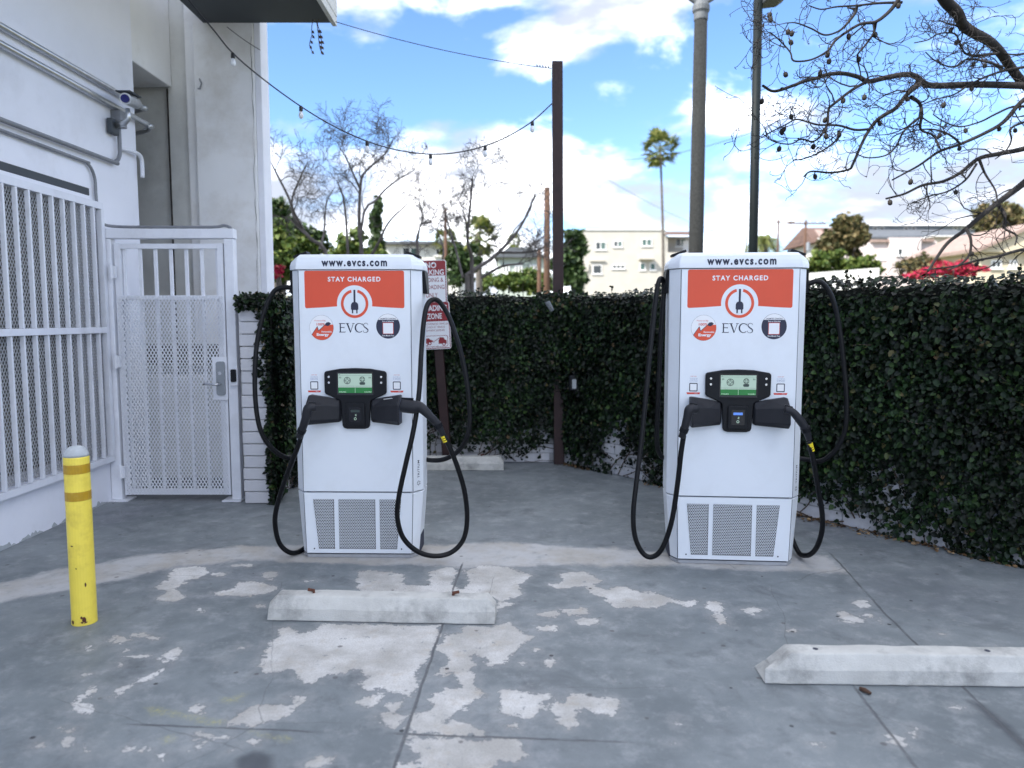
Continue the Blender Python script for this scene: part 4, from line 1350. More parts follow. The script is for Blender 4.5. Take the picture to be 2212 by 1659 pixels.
def reader_face(bz, lit):
    y = FY - .0385
    MB().plate(rrect(-.042, .042, .917, 1.012, .006), y - .0015, y + .003).build('reader_glass', M['reader_glass'], bz)
    MB().plate(rrect(-.030, .030, .980, .996, .002, 2), y - .0022, y - .0016).build('reader_screen', M['reader_blue'] if lit else M['lcd_dark'], bz)
    m = MB()
    m.plate(arc(0, .938, .0085, 0, 355, 16) + arc(0, .938, .0062, 355, 0, 16), y - .0022, y - .0016)
    for q in range(3):
        r_ = .004 + .004 * q
        m.plate(arc(-.004, .962, r_, -45, 45, 6) + arc(-.004, .962, r_ - .0015, 45, -45, 6), y - .0022, y - .0016)
    m.build('contactless_symbol', M['lcd_pale'], bz)


def holster(parent, sx):
    """wedge-shaped connector holster: small end by the display, mouth towards the side"""
    secs = [(.100, .925, 1.050, .012), (.112, .914, 1.060, .035), (.20, .910, 1.078, .085), (.298, .905, 1.093, .135), (.308, .907, 1.090, .137)]
    rings = []
    for x, z0, z1, d in secs:
        h_ = z1 - z0
        r_ = [(sx * x, FY + .001, z0), (sx * x, FY - d * .75, z0), (sx * x, FY - d, z0 + h_ * .16), (sx * x, FY - d * .95, z1 - h_ * .30), (sx * x, FY - d * .42, z1), (sx * x, FY + .001, z1)]
        rings.append(r_ if sx < 0 else r_[::-1])
    h_ = MB().loft(rings).build('holster', M['holster'], parent, bevel=.004)
    mouth = [(FY - .012, .925), (FY - .09, .925), (FY - .115, .95), (FY - .108, 1.035), (FY - .06, 1.07), (FY - .012, 1.07)]
    x = sx * .3085
    MB().loft([[(x, a, b) for a, b in mouth], [(x + sx * .001, a, b) for a, b in mouth]]).build('mouth_shade', M['seam'], h_)  # dark plate stands for the shade inside the hollow mouth
    return h_


def cabling(st, paths, conns):
    """cables and connectors of one station: points are world positions, stored in the station's frame"""
    inv = (Matrix.Translation(st.location) @ Euler(st.rotation_euler).to_matrix().to_4x4() @ Matrix.Diagonal((*st.scale, 1))).inverted()
    for pts in paths:
        MB().tube(smooth_path([inv @ Vector(p) for p in pts], 10), 0.0165, 12).build('cable', M['cable'], st, smooth=True)
    for kind, pts, rad, tape in conns:
        L = [inv @ Vector(p) for p in pts]
        c = MB().tube(smooth_path(L, 5), [v for a, b in zip(rad[:-1], rad[1:]) for v in [a + (b - a) * k / 5 for k in range(5)]] + [rad[-1]], 12).build('connector', M['holster'], st, smooth=True)
        # grip collar and latch lever
        i = len(L) - 2
        d = (L[i + 1] - L[i]).normalized()
        MB().tube([L[i] - d * .012, L[i] + d * .018], [rad[i] * 1.22, rad[i] * 1.18], 8).build('collar', M['bezel'], c, bevel=.002)
        q = L[1]
        MB().bar(L[0] + Vector((0, 0, rad[0] * 1.0)), L[1] + Vector((0, 0, rad[1] * 1.15)), .016, .012).build('latch', M['bezel'], c, bevel=.002)
        if tape:
            a, b = inv @ Vector(tape[0]), inv @ Vector(tape[1])
            for k in range(3):
                f0, f1 = (0, .55, .80)[k], (.47, .70, .95)[k]
                MB().tube([a.lerp(b, f0), a.lerp(b, f1)], .0174, 14).build('yellow_tape', M['yellow_tape'], c)


def tritium(st):
    """maker's name running up the right-hand chamfer"""
    c0, c1 = Vector((.3765, -.165, 0)), Vector((.4365, -.090, 0))
    along = (c1 - c0).normalized()
    nrm = Vector((along.y, -along.x, 0))
    o = c0.lerp(c1, .52) + nrm * .0008
    text('TRITIUM', 0, 0, .118, .018, 0, st, M['navy'], bold=.012, space=1.15, at3=((o.x, o.y, .592), (0, 0, 1), tuple(-along)))
    m = MB()
    for k in range(6):
        a = R(60 * k)
        m.add([Vector((o.x, o.y, .498)) + along * (math.cos(a + e) * r_) + Vector((0, 0, math.sin(a + e) * r_)) + nrm * .0001 for e, r_ in ((0, .007), (.25, .016), (.75, .017), (.55, .008))], [(0, 1, 2, 3)])
    m.build('maker_emblem', M['navy'], st)


stL = make_station()
stL.location = (-1.012, 4.81 + .168, 0)
stL.rotation_euler = (0, 0, R(-1.2))
stL.scale = (.968, 1, 1)
stR = copy_tree(stL)
stR.location = (1.440, 4.67 + .168, 0)
stR.rotation_euler = (0, 0, R(-4.7))
tag(stL, 'white charging station in front of the red signs, one plug held by a thick grip', 'charging station', 'charging stations')
tag(stR, 'white charging station standing near the long ivy wall below the two lamp poles', 'charging station', 'charging stations')
for st, lit in ((stL, False), (stR, True)):
    bz = [c for c in bpy.data.objects if c.parent == st and c.name.startswith('display_housing')][0]
    reader_face(bz, lit)
    hs = [holster(st, sx) for sx in (-1, 1)]
    tritium(st)
    for sx in (-1, 1):                           # black cable arm at the top of each side
        m = MB().loft([[(sx * .4405, -.085, 1.895), (sx * .4405, .085, 1.895), (sx * .458, .085, 1.895), (sx * .458, -.085, 1.895)],
                       [(sx * .4405, -.06, 1.75), (sx * .4405, .06, 1.75), (sx * .470, .05, 1.75), (sx * .470, -.05, 1.75)]])
        m.build('cable_bracket', M['bezel'], st, bevel=.003)
        MB().bar((sx * .335, -.06, 2.016), (sx * .428, -.06, 1.985), .09, .016).build('cable_arm', M['bezel'], st, bevel=.003)
    if st is stL:
        MB().bar((.205, FY - .083, 1.070), (.262, FY - .113, 1.080), .002, .016, (0, -1, .3)).build('holster_label', M['print_white'], hs[1])


def PT(lst):
    return [A(x, y, Y) for x, y, Y in lst]


cabling(stL,
        [PT([(660, 985, 5.10), (640, 990, 5.04), (610, 985, 4.98), (580, 960, 4.93), (560, 920, 4.90), (551, 850, 4.90), (553, 760, 4.92), (566, 690, 4.94), (585, 640, 4.96), (605, 622, 4.97), (640, 622, 4.97)]),
         PT([(662, 900, 4.60), (645, 960, 4.62), (622, 1020, 4.66), (602, 1080, 4.70), (594, 1125, 4.73), (603, 1172, 4.77), (628, 1194, 4.82), (655, 1186, 4.93), (672, 1160, 5.02), (676, 1050, 5.16), (668, 900, 5.18)]),
         PT([(900, 985, 5.12), (930, 994, 5.02), (965, 990, 4.96), (998, 965, 4.92), (1014, 920, 4.90), (1012, 850, 4.90), (1000, 780, 4.90), (983, 720, 4.90), (965, 675, 4.90), (944, 648, 4.88), (925, 655, 4.84), (916, 690, 4.78), (910, 760, 4.72), (905, 850, 4.62), (893, 930, 4.58), (877, 1000, 4.57), (862, 1070, 4.58), (858, 1115, 4.60), (870, 1160, 4.63), (900, 1190, 4.66), (938, 1201, 4.70), (975, 1193, 4.73), (1001, 1165, 4.74), (1009, 1120, 4.72), (1003, 1060, 4.68), (985, 1000, 4.64), (966, 955, 4.61), (955, 935, 4.60)])],
        [('left', PT([(682, 880, 4.58), (666, 882, 4.565), (660, 905, 4.565), (652, 930, 4.58), (646, 945, 4.595)]), [.027, .030, .027, .024, .020], None),
         ('right', PT([(868, 876, 4.58), (893, 879, 4.565), (908, 880, 4.56), (930, 900, 4.565), (946, 918, 4.58), (957, 940, 4.60)]), [.044, .043, .034, .026, .024, .019], (A(955, 937, 4.60), A(963, 955, 4.606)))])
cabling(stR,
        [PT([(1470, 975, 5.05), (1445, 985, 4.98), (1428, 985, 4.93), (1419, 950, 4.90), (1422, 850, 4.87), (1428, 720, 4.85), (1434, 630, 4.85), (1432, 606, 4.84), (1424, 606, 4.80), (1416, 650, 4.76), (1402, 780, 4.70), (1388, 930, 4.64), (1375, 1040, 4.60), (1368, 1110, 4.58), (1372, 1160, 4.58), (1388, 1194, 4.58), (1408, 1203, 4.57), (1430, 1185, 4.55), (1450, 1130, 4.52), (1463, 1050, 4.50), (1471, 980, 4.48), (1477, 940, 4.47)]),
         PT([(1700, 985, 5.00), (1745, 993, 4.95), (1775, 995, 4.88), (1805, 972, 4.83), (1825, 930, 4.80), (1829, 870, 4.79), (1822, 780, 4.79), (1812, 700, 4.79), (1798, 645, 4.79), (1780, 615, 4.79), (1762, 608, 4.79), (1735, 618, 4.80)]),
         PT([(1748, 955, 4.46), (1758, 1000, 4.47), (1768, 1060, 4.50), (1776, 1110, 4.53), (1775, 1150, 4.57), (1762, 1186, 4.62), (1742, 1200, 4.70), (1722, 1188, 4.85), (1700, 1120, 5.0), (1690, 1000, 5.02)])],
        [('left', PT([(1505, 884, 4.46), (1490, 884, 4.445), (1485, 902, 4.445), (1478, 928, 4.455), (1472, 945, 4.465)]), [.027, .030, .027, .024, .020], None),
         ('right', PT([(1695, 884, 4.43), (1712, 890, 4.42), (1728, 908, 4.425), (1740, 926, 4.435), (1748, 950, 4.455)]), [.024, .023, .026, .026, .019], (A(1749, 957, 4.46), A(1754, 975, 4.465)))])


# ------------------------------------------------------------------ wheel stops
def wheel_stop(loc, rz, length, label, pins=True, h=0.125, chip=0.0):
    t = empty('wheel_stop', loc, rz)
    tag(t, label, 'wheel stop', 'concrete wheel stops')
    hl = length / 2
    prof = [(-.085, 0.002), (-.078, h * .52), (-.045, h), (.045, h), (.078, h * .52), (.085, 0.002)]
    m = MB()
    stations = [(-hl, .86, .60), (-hl + .04, 1, 1)] + [(-hl + .04 + (length - .08) * k / 14, 1, 1) for k in range(1, 14)] + [(hl - .04, 1, 1), (hl, .86, .60)]
    rings = []
    for x, sy, sz in stations:
        rings.append([(x + random.uniform(-.003, .003), y * (1 if z < .01 else (sy if abs(x) > hl - .01 else 1)) + random.uniform(-.0025, .0025),
                       (z if z < .01 or abs(x) < hl - .01 else min(z, h * .66)) + (random.uniform(-.0025, .0025) if z > .01 else 0)) for y, z in prof])
    if chip:
        for j in (2, 3, 4):
            x, y, z = rings[1][j]
            rings[1][j] = (x + .03, y * .8, z - .035)
            x, y, z = rings[0][j]
            rings[0][j] = (x + .04, y * .8, z - .02)
    m.loft(rings)
    b = m.build('stop_body', M['stop'], t, bevel=.006)
    for k, sx in enumerate((-.375, .375)):
        if pins:
            MB().tube([(sx, .0, h - .01), (sx, .0, h + .012), (sx + .030 * (1 if k else -1), -.006, h + .020)], [.0095, .0095, .0085], 8).build('rebar_pin', M['rust'], t, smooth=False)
        else:
            MB().lathe([(.012, h - .002), (.012, h + .0012)], 12, (sx, 0, 0)).build('pin_hole_shade', M['seam'], t)  # flat dark disc gives the shade inside an empty hole
    return t


wheel_stop((-0.685, 3.83, 0), R(-2.6), 1.20, 'weathered concrete wheel stop with two rusty pins, in front of a charging station')
wheel_stop((1.72, 3.16, 0), R(-1.5), 1.24, 'concrete wheel stop with a chipped dark end and two empty pin holes', pins=False, chip=1.0)
wheel_stop((-0.70, 7.74, 0), R(0), 1.22, 'pale concrete wheel stop on the floor against the ivy back wall', pins=True, h=.14)

# ------------------------------------------------------------------ bollard
bo = empty('bollard', (-2.240, 3.76, 0))
tag(bo, 'yellow steel bollard with two gold reflective bands and rounded grey cap', 'bollard')
MB().lathe([(.0605, .001), (.0600, .02), (.0600, .875), (.058, .880)], 28).build('post', M['bollard'], bo, smooth=False)
MB().lathe([(.0585, .8805), (.058, .893), (.048, .915), (.030, .930), (.008, .936)], 28).build('cap', M['cap_grey'], bo, smooth=True)
rs2 = random.Random(4)
for a_, z, w_, h2_ in ((-60, .01, .012, .022), (-72, .035, .006, .010), (-48, .20, .005, .016), (-100, .42, .010, .004), (-64, .012, .02, .008), (-120, .006, .014, .012), (-85, .30, .004, .006)):
    m = MB()
    ring = [(R(a_) + w_ / .06 * math.cos(q) * rs2.uniform(.6, 1), z + h2_ + h2_ * math.sin(q) * rs2.uniform(.6, 1)) for q in [k * .7854 for k in range(8)]]
    m.add([(.0607 * math.cos(t_), .0607 * math.sin(t_), zz_) for t_, zz_ in ring], [tuple(range(8))])
    m.build('paint_chip', M['rust'], bo)
for z in (.795, .655):
    MB().lathe([(.0606, z), (.0610, z + .001), (.0610, z + .046), (.0606, z + .047)], 28).build('reflective_band', M['gold_band'], bo)

# ------------------------------------------------------------------ red corner post with string lights
PX, PY = 0.50, 8.045
pz = A(1202, 135, PY).z
tag(MB().loft([[(x - .055, PY - .055, 0.001), (x + .055, PY - .055, 0.001), (x + .055, PY + .055, 0.001), (x - .055, PY + .055, 0.001)] if z == 0 else
               [(x - .055, PY - .055, z), (x + .055, PY - .055, z), (x + .055, PY + .055, z), (x - .055, PY + .055, z)] for x, z in ((.515, 0), (.475, pz))]).build('corner_post', M['redwood'], bevel=.005),
    'tall dark red square timber post rising from the wall corner', 'post')


def sag(a, b, drop, n=24):
    return [a.lerp(b, k / n) - Vector((0, 0, drop * 4 * (k / n) * (1 - k / n))) for k in range(n + 1)]


sl = empty('string_lights', A(1192, 222, PY - .06))
tag(sl, 'drooping black string of bulbs hung from the canopy to the red post', 'string lights')
L0 = sl.location.copy()
cordp = [A(395, -15, 6.2), A(460, 63, 6.6), A(503, 115, 6.85), A(570, 172, 7.05), A(650, 230, 7.25), A(720, 272, 7.4), A(793, 305, 7.52), A(862, 325, 7.62), A(930, 333, 7.72), A(990, 329, 7.8), A(1048, 315, 7.85), A(1100, 293, 7.88), A(1150, 262, 7.9), A(1192, 224, PY - .06)]
sp = smooth_path(cordp, 5)
MB().tube([p - L0 for p in sp], .0065, 6).build('cord', M['wire'], sl, smooth=True)
for i in (2, 4, 6, 8, 10, 12):
    p = cordp[i] - L0
    s_ = MB().lathe([(.010, .006), (.017, -.005), (.019, -.035), (.017, -.045)], 10, p).build('socket', M['socket'], sl, smooth=True)
    MB().lathe([(.012, -.045), (.020, -.065), (.024, -.085), (.019, -.105), (.006, -.114)], 12, p).build('bulb', M['bulb'], s_, smooth=True)
tag(MB().tube(sag(A(725, 47, 7.6), A(1191, 148, PY), .05), .004, 5).build('support_wire', M['wire'], smooth=True), 'thin bare wire stretched from the canopy to the post top', 'wire')
m = MB()
p = A(1186, 147, PY - .06)
for k in range(5):
    m.tube([p + Vector((-.03 * k, 0, .004 * k)), p + Vector((-.03 * k - .01, -.012, .015 + .004 * k))], .006, 5)
m.build('wire_wrap', M['wire'], sl).location = -L0
tag(MB().tube(sag(A(490, 58, 7.6), A(562, 108, 7.79), .01), .004, 5).build('support_wire', M['wire'], smooth=True), 'short thin wire across the pale end wall below the canopy', 'wire')
hv = MB()
rs = random.Random(3)
for k in range(3):
    a = A(676 + 6 * k, 42, 7.7)
    pts = [a]
    for q in range(6):
        pts.append(pts[-1] + Vector((rs.uniform(-.02, .02), rs.uniform(-.01, .01), -.05)))
    hv.tube(pts, .004, 5)
    for q in pts[2:]:
        hv.add([q, q + Vector((.02, 0, -.01)), q + Vector((.03, -.01, -.04)), q + Vector((.005, -.01, -.035))], [(0, 1, 2, 3)])
tag(hv.build('hanging_vine', M['vine']), 'small dry vine dangling from the canopy edge', 'vine')

# ------------------------------------------------------------------ sign post with two signs
SPY = 7.96
b0, b1 = Vector((-.70, SPY, 0)), A(948, 752, SPY)
tp = b0.lerp(b1, 1.55)
tag(MB().bar(b0, tp, .095, .095, (0, -1, 0)).build('sign_post', M['redwood'], bevel=.004), 'dark red wooden post carrying the red parking signs', 'post')


def sign(cx, zc, w, h_, name, label, rot):
    t = empty(name, (cx, SPY - .072, zc))
    t.rotation_euler = (0, rot, 0)
    tag(t, label, 'sign')
    MB().plate(rrect(-w / 2, w / 2, -h_ / 2, h_ / 2, .022), -.002, .002).build('plate', M['sign_white'], t)
    return t


def sp_(poly, mat, t, d=1):
    return MB().plate(poly, -.002 - .0006 * d, -.0022 - .0006 * (d - 1)).build('print', mat, t)


w, h_ = .325, .455
ra = A(965, 610, SPY - .07)
s1 = sign(ra.x - w / 2, A(940, 609, SPY - .07).z, w, h_, 'no_parking_sign', 'red and white no parking sign above the loading zone sign', R(-1.5))
e = .007
sp_(rrect(-w / 2 + e, w / 2 - e, -h_ / 2 + e, h_ / 2 - e, .018), M['sign_red'], s1)
sp_([(-w / 2 + 2.2 * e, -h_ / 2 + 2.2 * e), (w / 2 - 2.2 * e, -h_ / 2 + 2.2 * e), (w / 2 - 2.2 * e, .065), (-w / 2 + 2.2 * e, .065)], M['sign_white'], s1, 2)
text('NO', 0, .175, .115, .062, -.0036, s1, M['sign_white'], bold=.02)
text('PARKING', 0, .100, .27, .058, -.0036, s1, M['sign_white'], bold=.02)
text('LOADING &', 0, .020, .255, .045, -.0040, s1, M['sign_red'], bold=.005)
text('UNLOADING', 0, -.055, .275, .045, -.0040, s1, M['sign_red'], bold=.005)
text('ONLY', 0, -.140, .125, .048, -.0040, s1, M['sign_red'], bold=.005)
h2 = .50
s2 = sign(A(972, 700, SPY - .07).x - w / 2 + .004, A(940, 703, SPY - .07).z - .002, w, h2, 'loading_zone_sign', 'red and white loading zone tow-away sign with a tow truck pictogram', R(-2.5))
sp_(rrect(-w / 2 + e, w / 2 - e, -h2 / 2 + e, h2 / 2 - e, .018), M['sign_red'], s2)
sp_([(-w / 2 + 2.2 * e, .045), (w / 2 - 2.2 * e, .045), (w / 2 - 2.2 * e, -h2 / 2 + 2.2 * e), (-w / 2 + 2.2 * e, -h2 / 2 + 2.2 * e)], M['sign_white'], s2, 2)
text('LOADING', 0, .185, .27, .060, -.0036, s2, M['sign_white'], bold=.02)
text('ZONE', 0, .100, .155, .060, -.0036, s2, M['sign_white'], bold=.02)
for q, ln in enumerate(('UNAUTHORIZED VEHICLES', 'TOWED AT VEHICLE', "OWNER'S EXPENSE")):
    text(ln, 0, .018 - q * .034, (.285, .21, .20)[q], .020, -.0040, s2, M['sign_red'])
sp_(rrect(-.13, .13, -.225, -.105, .02), M['sign_red'], s2, 3)
sp_(rrect(-.125, .125, -.220, -.110, .017), M['sign_white'], s2, 4)
m = MB()
yy = -.0052
m.plate([(.03, -.195), (.115, -.195), (.115, -.160), (.095, -.150), (.085, -.128), (.045, -.124), (.03, -.160)], yy, yy + .0004)
m.plate(stroke([(.045, -.128), (-.012, -.165), (-.028, -.158), (-.02, -.178)], .006), yy, yy + .0004)
m.plate([(-.115, -.185), (-.03, -.172), (-.035, -.155), (-.06, -.145), (-.075, -.130), (-.105, -.137), (-.118, -.160)], yy, yy + .0004)
for x, z in ((.085, -.198), (-.065, -.186), (-.10, -.196)):
    m.plate(disc(x, z, .019, 16), yy - .0003, yy)
m.build('tow_pictogram', M['sign_red'], s2)
m = MB()
for x, z in ((.085, -.198), (-.065, -.186), (-.10, -.196)):
    m.plate(disc(x, z, .010, 14), yy - .0008, yy - .0004)
m.build('pictogram_wheels', M['sign_white'], s2)
for s_, z in ((s1, .19), (s1, -.19), (s2, .21), (s2, -.215)):
    MB().tube([(0.02, -.0052, z), (0.02, -.010, z)], .006, 8).build('bolt', M['steel'], s_)
# small wall fixtures half hidden in the ivy
fx = A(1185, 662, 7.92)
tag(MB().loft([[(fx.x - .05, 7.90, fx.z + .05), (fx.x + .01, 7.88, fx.z + .06), (fx.x + .06, 7.88, fx.z - .04), (fx.x + .02, 7.90, fx.z - .06)], [(fx.x - .05, 7.95, fx.z + .05), (fx.x + .01, 7.95, fx.z + .06), (fx.x + .06, 7.95, fx.z - .04), (fx.x + .02, 7.95, fx.z - .06)]]).build('flood_light', M['lock'], bevel=.008), 'small grey flood light poking out of the ivy by the post', 'light')
fx = A(1240, 825, 7.75)
ob = empty('outlet_box', (fx.x, 7.82, fx.z - .07))
tag(ob, 'dark outlet box with pale cover on the post in the ivy', 'outlet')
MB().box(-.05, .05, -.09, .02, -.02, .14).build('box', M['bezel'], ob, bevel=.008)
MB().plate(rrect(-.022, .022, 0, .10, .01), -.094, -.0905).build('cover', M['lock'], ob)
# twig on the floor
tg = G(1868, 1497)
tag(MB().tube([tg + Vector((-.012, .02, .010)), tg + Vector((.002, 0, .012)), tg + Vector((.014, -.022, .010))], [.008, .010, .007], 7).build('twig', M['timber'], smooth=True), 'short brown stub of wood lying before the chipped wheel stop', 'twig')


# ------------------------------------------------------------------ lamp poles behind the wall
YG = 13.5
lp = A(1502, 600, YG)
lamp = empty('street_lamp', (lp.x, YG, -0.03))
tag(lamp, 'thick speckled grey concrete street lamp pole behind the charging station', 'street lamp')
zt = A(1504, 45, YG).z + .03
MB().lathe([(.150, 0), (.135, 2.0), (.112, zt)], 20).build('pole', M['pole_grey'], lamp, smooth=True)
MB().lathe([(.118, zt), (.125, zt + .02), (.125, zt + .12), (.150, zt + .16), (.150, zt + .24), (.10, zt + .34), (.06, zt + .45)], 18).build('collar', M['pole_metal'], lamp, smooth=False)
for sx in (-1, 1):
    a = MB().tube(smooth_path([(0, 0, zt + .20), (sx * .10, 0, zt + .32), (sx * .28, 0, zt + .46), (sx * .42, 0, zt + .75), (sx * .44, 0, zt + 1.0)], 5), .045, 10).build('arm', M['pole_metal'], lamp, smooth=True)
    MB().lathe([(.06, zt + 1.0), (.17, zt + 1.1), (.20, zt + 1.35), (.12, zt + 1.55), (.02, zt + 1.62)], 16, (sx * .44, 0, 0)).build('globe', M['bulb'], a, smooth=True)
YB = 11.0
lp = A(1629, 560, YB)
lamp2 = empty('street_lamp', (lp.x, YB, -0.03))
tag(lamp2, 'slim dark green street lamp pole beside the bare tree branches', 'street lamp')
zt = A(1638, -30, YB).z
tx = A(1638, -30, YB).x - lp.x
MB().tube([(0, 0, 0), (tx, 0, zt + .4)], [.068, .062], 16).build('pole', M['pole_black'], lamp2, smooth=True)
MB().bar((tx - .05, 0, zt + .19), (tx + .20, -.05, zt + .19), .10, .07).build('arm', M['pole_black'], lamp2, bevel=.01)
z0 = A(1660, 6, YB).z
MB().loft([[(tx + .06, -.16, z0), (tx + .30, -.16, z0 + .03), (tx + .30, .16, z0 + .03), (tx + .06, .16, z0)], [(tx + .05, -.18, z0 + .10), (tx + .40, -.18, z0 + .10), (tx + .40, .18, z0 + .10), (tx + .05, .18, z0 + .10)]]).build('lamp_head', M['soffit'], lamp2, bevel=.01)


# ------------------------------------------------------------------ bare trees
def twigs(mb, rs, p, d, L_, r, depth, curl=0.5, droop=0.0, sides=4, minr=0.0018):
    """a wandering branch that forks until it is a twig"""
    n = 5 if depth > 1 else 4
    pts, rad = [Vector(p)], [r]
    d = Vector(d).normalized()
    ax = Vector((rs.gauss(0, 1), rs.gauss(0, 1), rs.gauss(0, 1))).normalized()
    for k in range(n):
        d = (d + ax.cross(d) * curl * 0.35 + Vector((rs.gauss(0, .14), rs.gauss(0, .14), rs.gauss(0, .14) + droop))).normalized()
        pts.append(pts[-1] + d * L_ / n)
        rad.append(max(minr, r * (1 - 0.55 * (k + 1) / n)))
    mb.tube(pts, rad, sides if r > .006 else 3, cap=False)
    if depth <= 0:
        if curl > 1:                              # bud clusters at the tips
            for q in range(2):
                mb.tube([pts[-1], pts[-1] + (d + Vector((rs.gauss(0, .7), rs.gauss(0, .7), rs.gauss(0, .7)))).normalized() * .024], [.0020, .0026], 3, cap=False)
        return
    for k in range(2, n + 1):
        for q in range(2 if k == n else (1 if rs.random() < 0.85 else 0)):
            sd = Vector((rs.gauss(0, 1), rs.gauss(0, 1), rs.gauss(0, 1)))
            sd = (sd - d * sd.dot(d)).normalized()
            nd = (d * rs.uniform(.55, 1.0) + sd * rs.uniform(.45, .95) + Vector((0, 0, -droop))).normalized()
            twigs(mb, rs, pts[k], nd, L_ * rs.uniform(.52, .80), max(minr, rad[k] * rs.uniform(.55, .78)), depth - 1, curl, droop, sides, minr)


def bare_tree(label, px, py, Y, stems, seed, depth=4, mat='bark'):
    """stems: list of pixel polylines (x, y, half-width px) starting at the base"""
    rs = random.Random(seed)
    base = A(px, py, Y)
    bz = terrain_z(Y)
    t = empty('bare_tree', (base.x, Y, bz))
    tag(t, label, 'tree', 'leafless trees behind the back wall')
    o = t.location
    tr, tw = MB(), MB()
    for poly in stems:
        pts = [A(x, y, Y + dy) - o for x, y, r, dy in poly]
        rad = [.72 * r / FPX * Y for x, y, r, dy in poly]
        if poly[0][3] == 0 and abs(poly[0][0] - px) < 30:
            pts = [Vector((pts[0].x * .3, 0, 0))] + pts
            rad = [rad[0] * 1.3] + rad
        P_ = smooth_path(pts, 4)
        n = len(P_)
        RR = [rad[min(int(i / 4), len(rad) - 1)] * (1 - (i % 4) / 4) + rad[min(int(i / 4) + 1, len(rad) - 1)] * ((i % 4) / 4) for i in range(n)]
        tr.tube(P_, RR, 7, cap=False)
        for i in range(max(3, n // 3), n):
            if rs.random() < 0.42 or i == n - 1:
                d = (P_[min(i + 1, n - 1)] - P_[i - 1]).normalized()
                sd = Vector((rs.gauss(0, 1), rs.gauss(0, 1), rs.gauss(0, .6)))
                nd = d * .6 + sd * .55 + Vector((0, 0, .45))
                twigs(tw, rs, P_[i], nd, rs.uniform(.30, .56), max(.005, RR[i] * .55), depth - 1, .5, .02, 3, .0032)
    tr.build('trunk', M[mat], t, smooth=True)
    tw.build('twigs', M[mat], t, smooth=True)


bare_tree('leafless tree with a trunk slanting out past the pale end wall', 700, 560, 13.0,
          [[(710, 575, 6, 0), (670, 515, 5.5, 0), (640, 480, 5, 0), (625, 430, 4, .2), (600, 380, 3, .3), (585, 350, 2, .4)],
           [(655, 495, 4, 0), (630, 440, 3, -.3), (648, 385, 2.5, -.4), (665, 350, 1.6, -.5)],
           [(690, 540, 4, .1), (700, 500, 3, .5), (705, 440, 2.2, .6), (720, 410, 1.5, .7)]], 21)
bare_tree('leafless tree forking high behind the charging station under the string lights', 776, 560, 13.6,
          [[(782, 560, 6, 0), (776, 500, 5.5, 0), (779, 400, 4.5, .1), (790, 370, 3.5, .2), (830, 335, 2.6, .3), (850, 300, 2, .3)],
           [(779, 410, 4, .1), (765, 380, 3, -.2), (750, 345, 2.2, -.3), (735, 320, 1.6, -.4)],
           [(780, 500, 4, 0), (815, 430, 3.2, .4), (850, 395, 2.6, .5), (890, 370, 1.8, .6)],
           [(752, 560, 4.5, .1), (748, 480, 3.6, .3), (742, 430, 3, .5), (728, 390, 2, .6)],
           [(798, 560, 5, -.2), (820, 520, 4, -.4), (840, 480, 3, -.5), (880, 440, 2, -.6)]], 23)
bare_tree('leafless wide tree with sweeping low branches behind the red signs', 1010, 610, 12.6,
          [[(1010, 625, 8, 0), (1015, 590, 7, 0), (1060, 560, 5.5, .2), (1110, 510, 4.5, .3), (1140, 460, 3.2, .4), (1155, 420, 2, .5)],
           [(1020, 585, 6, 0), (1010, 520, 4, -.4), (1018, 420, 3.2, -.4), (1020, 385, 2.2, -.4)],
           [(1000, 600, 4, .1), (985, 540, 3.2, .3), (970, 490, 2.6, .4), (960, 450, 1.8, .4)],
           [(1080, 545, 4.2, .2), (1140, 545, 3, 0), (1175, 535, 2, 0)],
           [(1040, 600, 4.5, -.2), (1085, 575, 3.4, -.4), (1130, 570, 2.2, -.5)]], 27)
bare_tree('slim leafless tree between the forked tree and the signs', 905, 560, 15.5,
          [[(905, 580, 4, 0), (900, 520, 3.2, 0), (912, 470, 2.6, .1), (905, 430, 2, .2)], [(902, 520, 3, 0), (930, 480, 2.2, .2), (945, 450, 1.6, .2)], [(950, 590, 4, .2), (958, 540, 3, .3), (945, 500, 2, .3)]], 31)

# the big tree at the right: limbs surveyed one by one, thin branches grown on them
rt = empty('bare_tree', (5.6, 7.6, -0.03))
tag(rt, 'large dark leafless tree reaching crooked limbs and seed pods over the ivy wall', 'tree')
RO = rt.location.copy()


def z2(x, y):
    return ((2950 + x / 2.0444) / 1.8228, (y / 2.0444) / 1.8228)


def z3(x, y):
    return ((2950 + x / 2.0444) / 1.8228, (750 + y / 2.0444) / 1.8228)


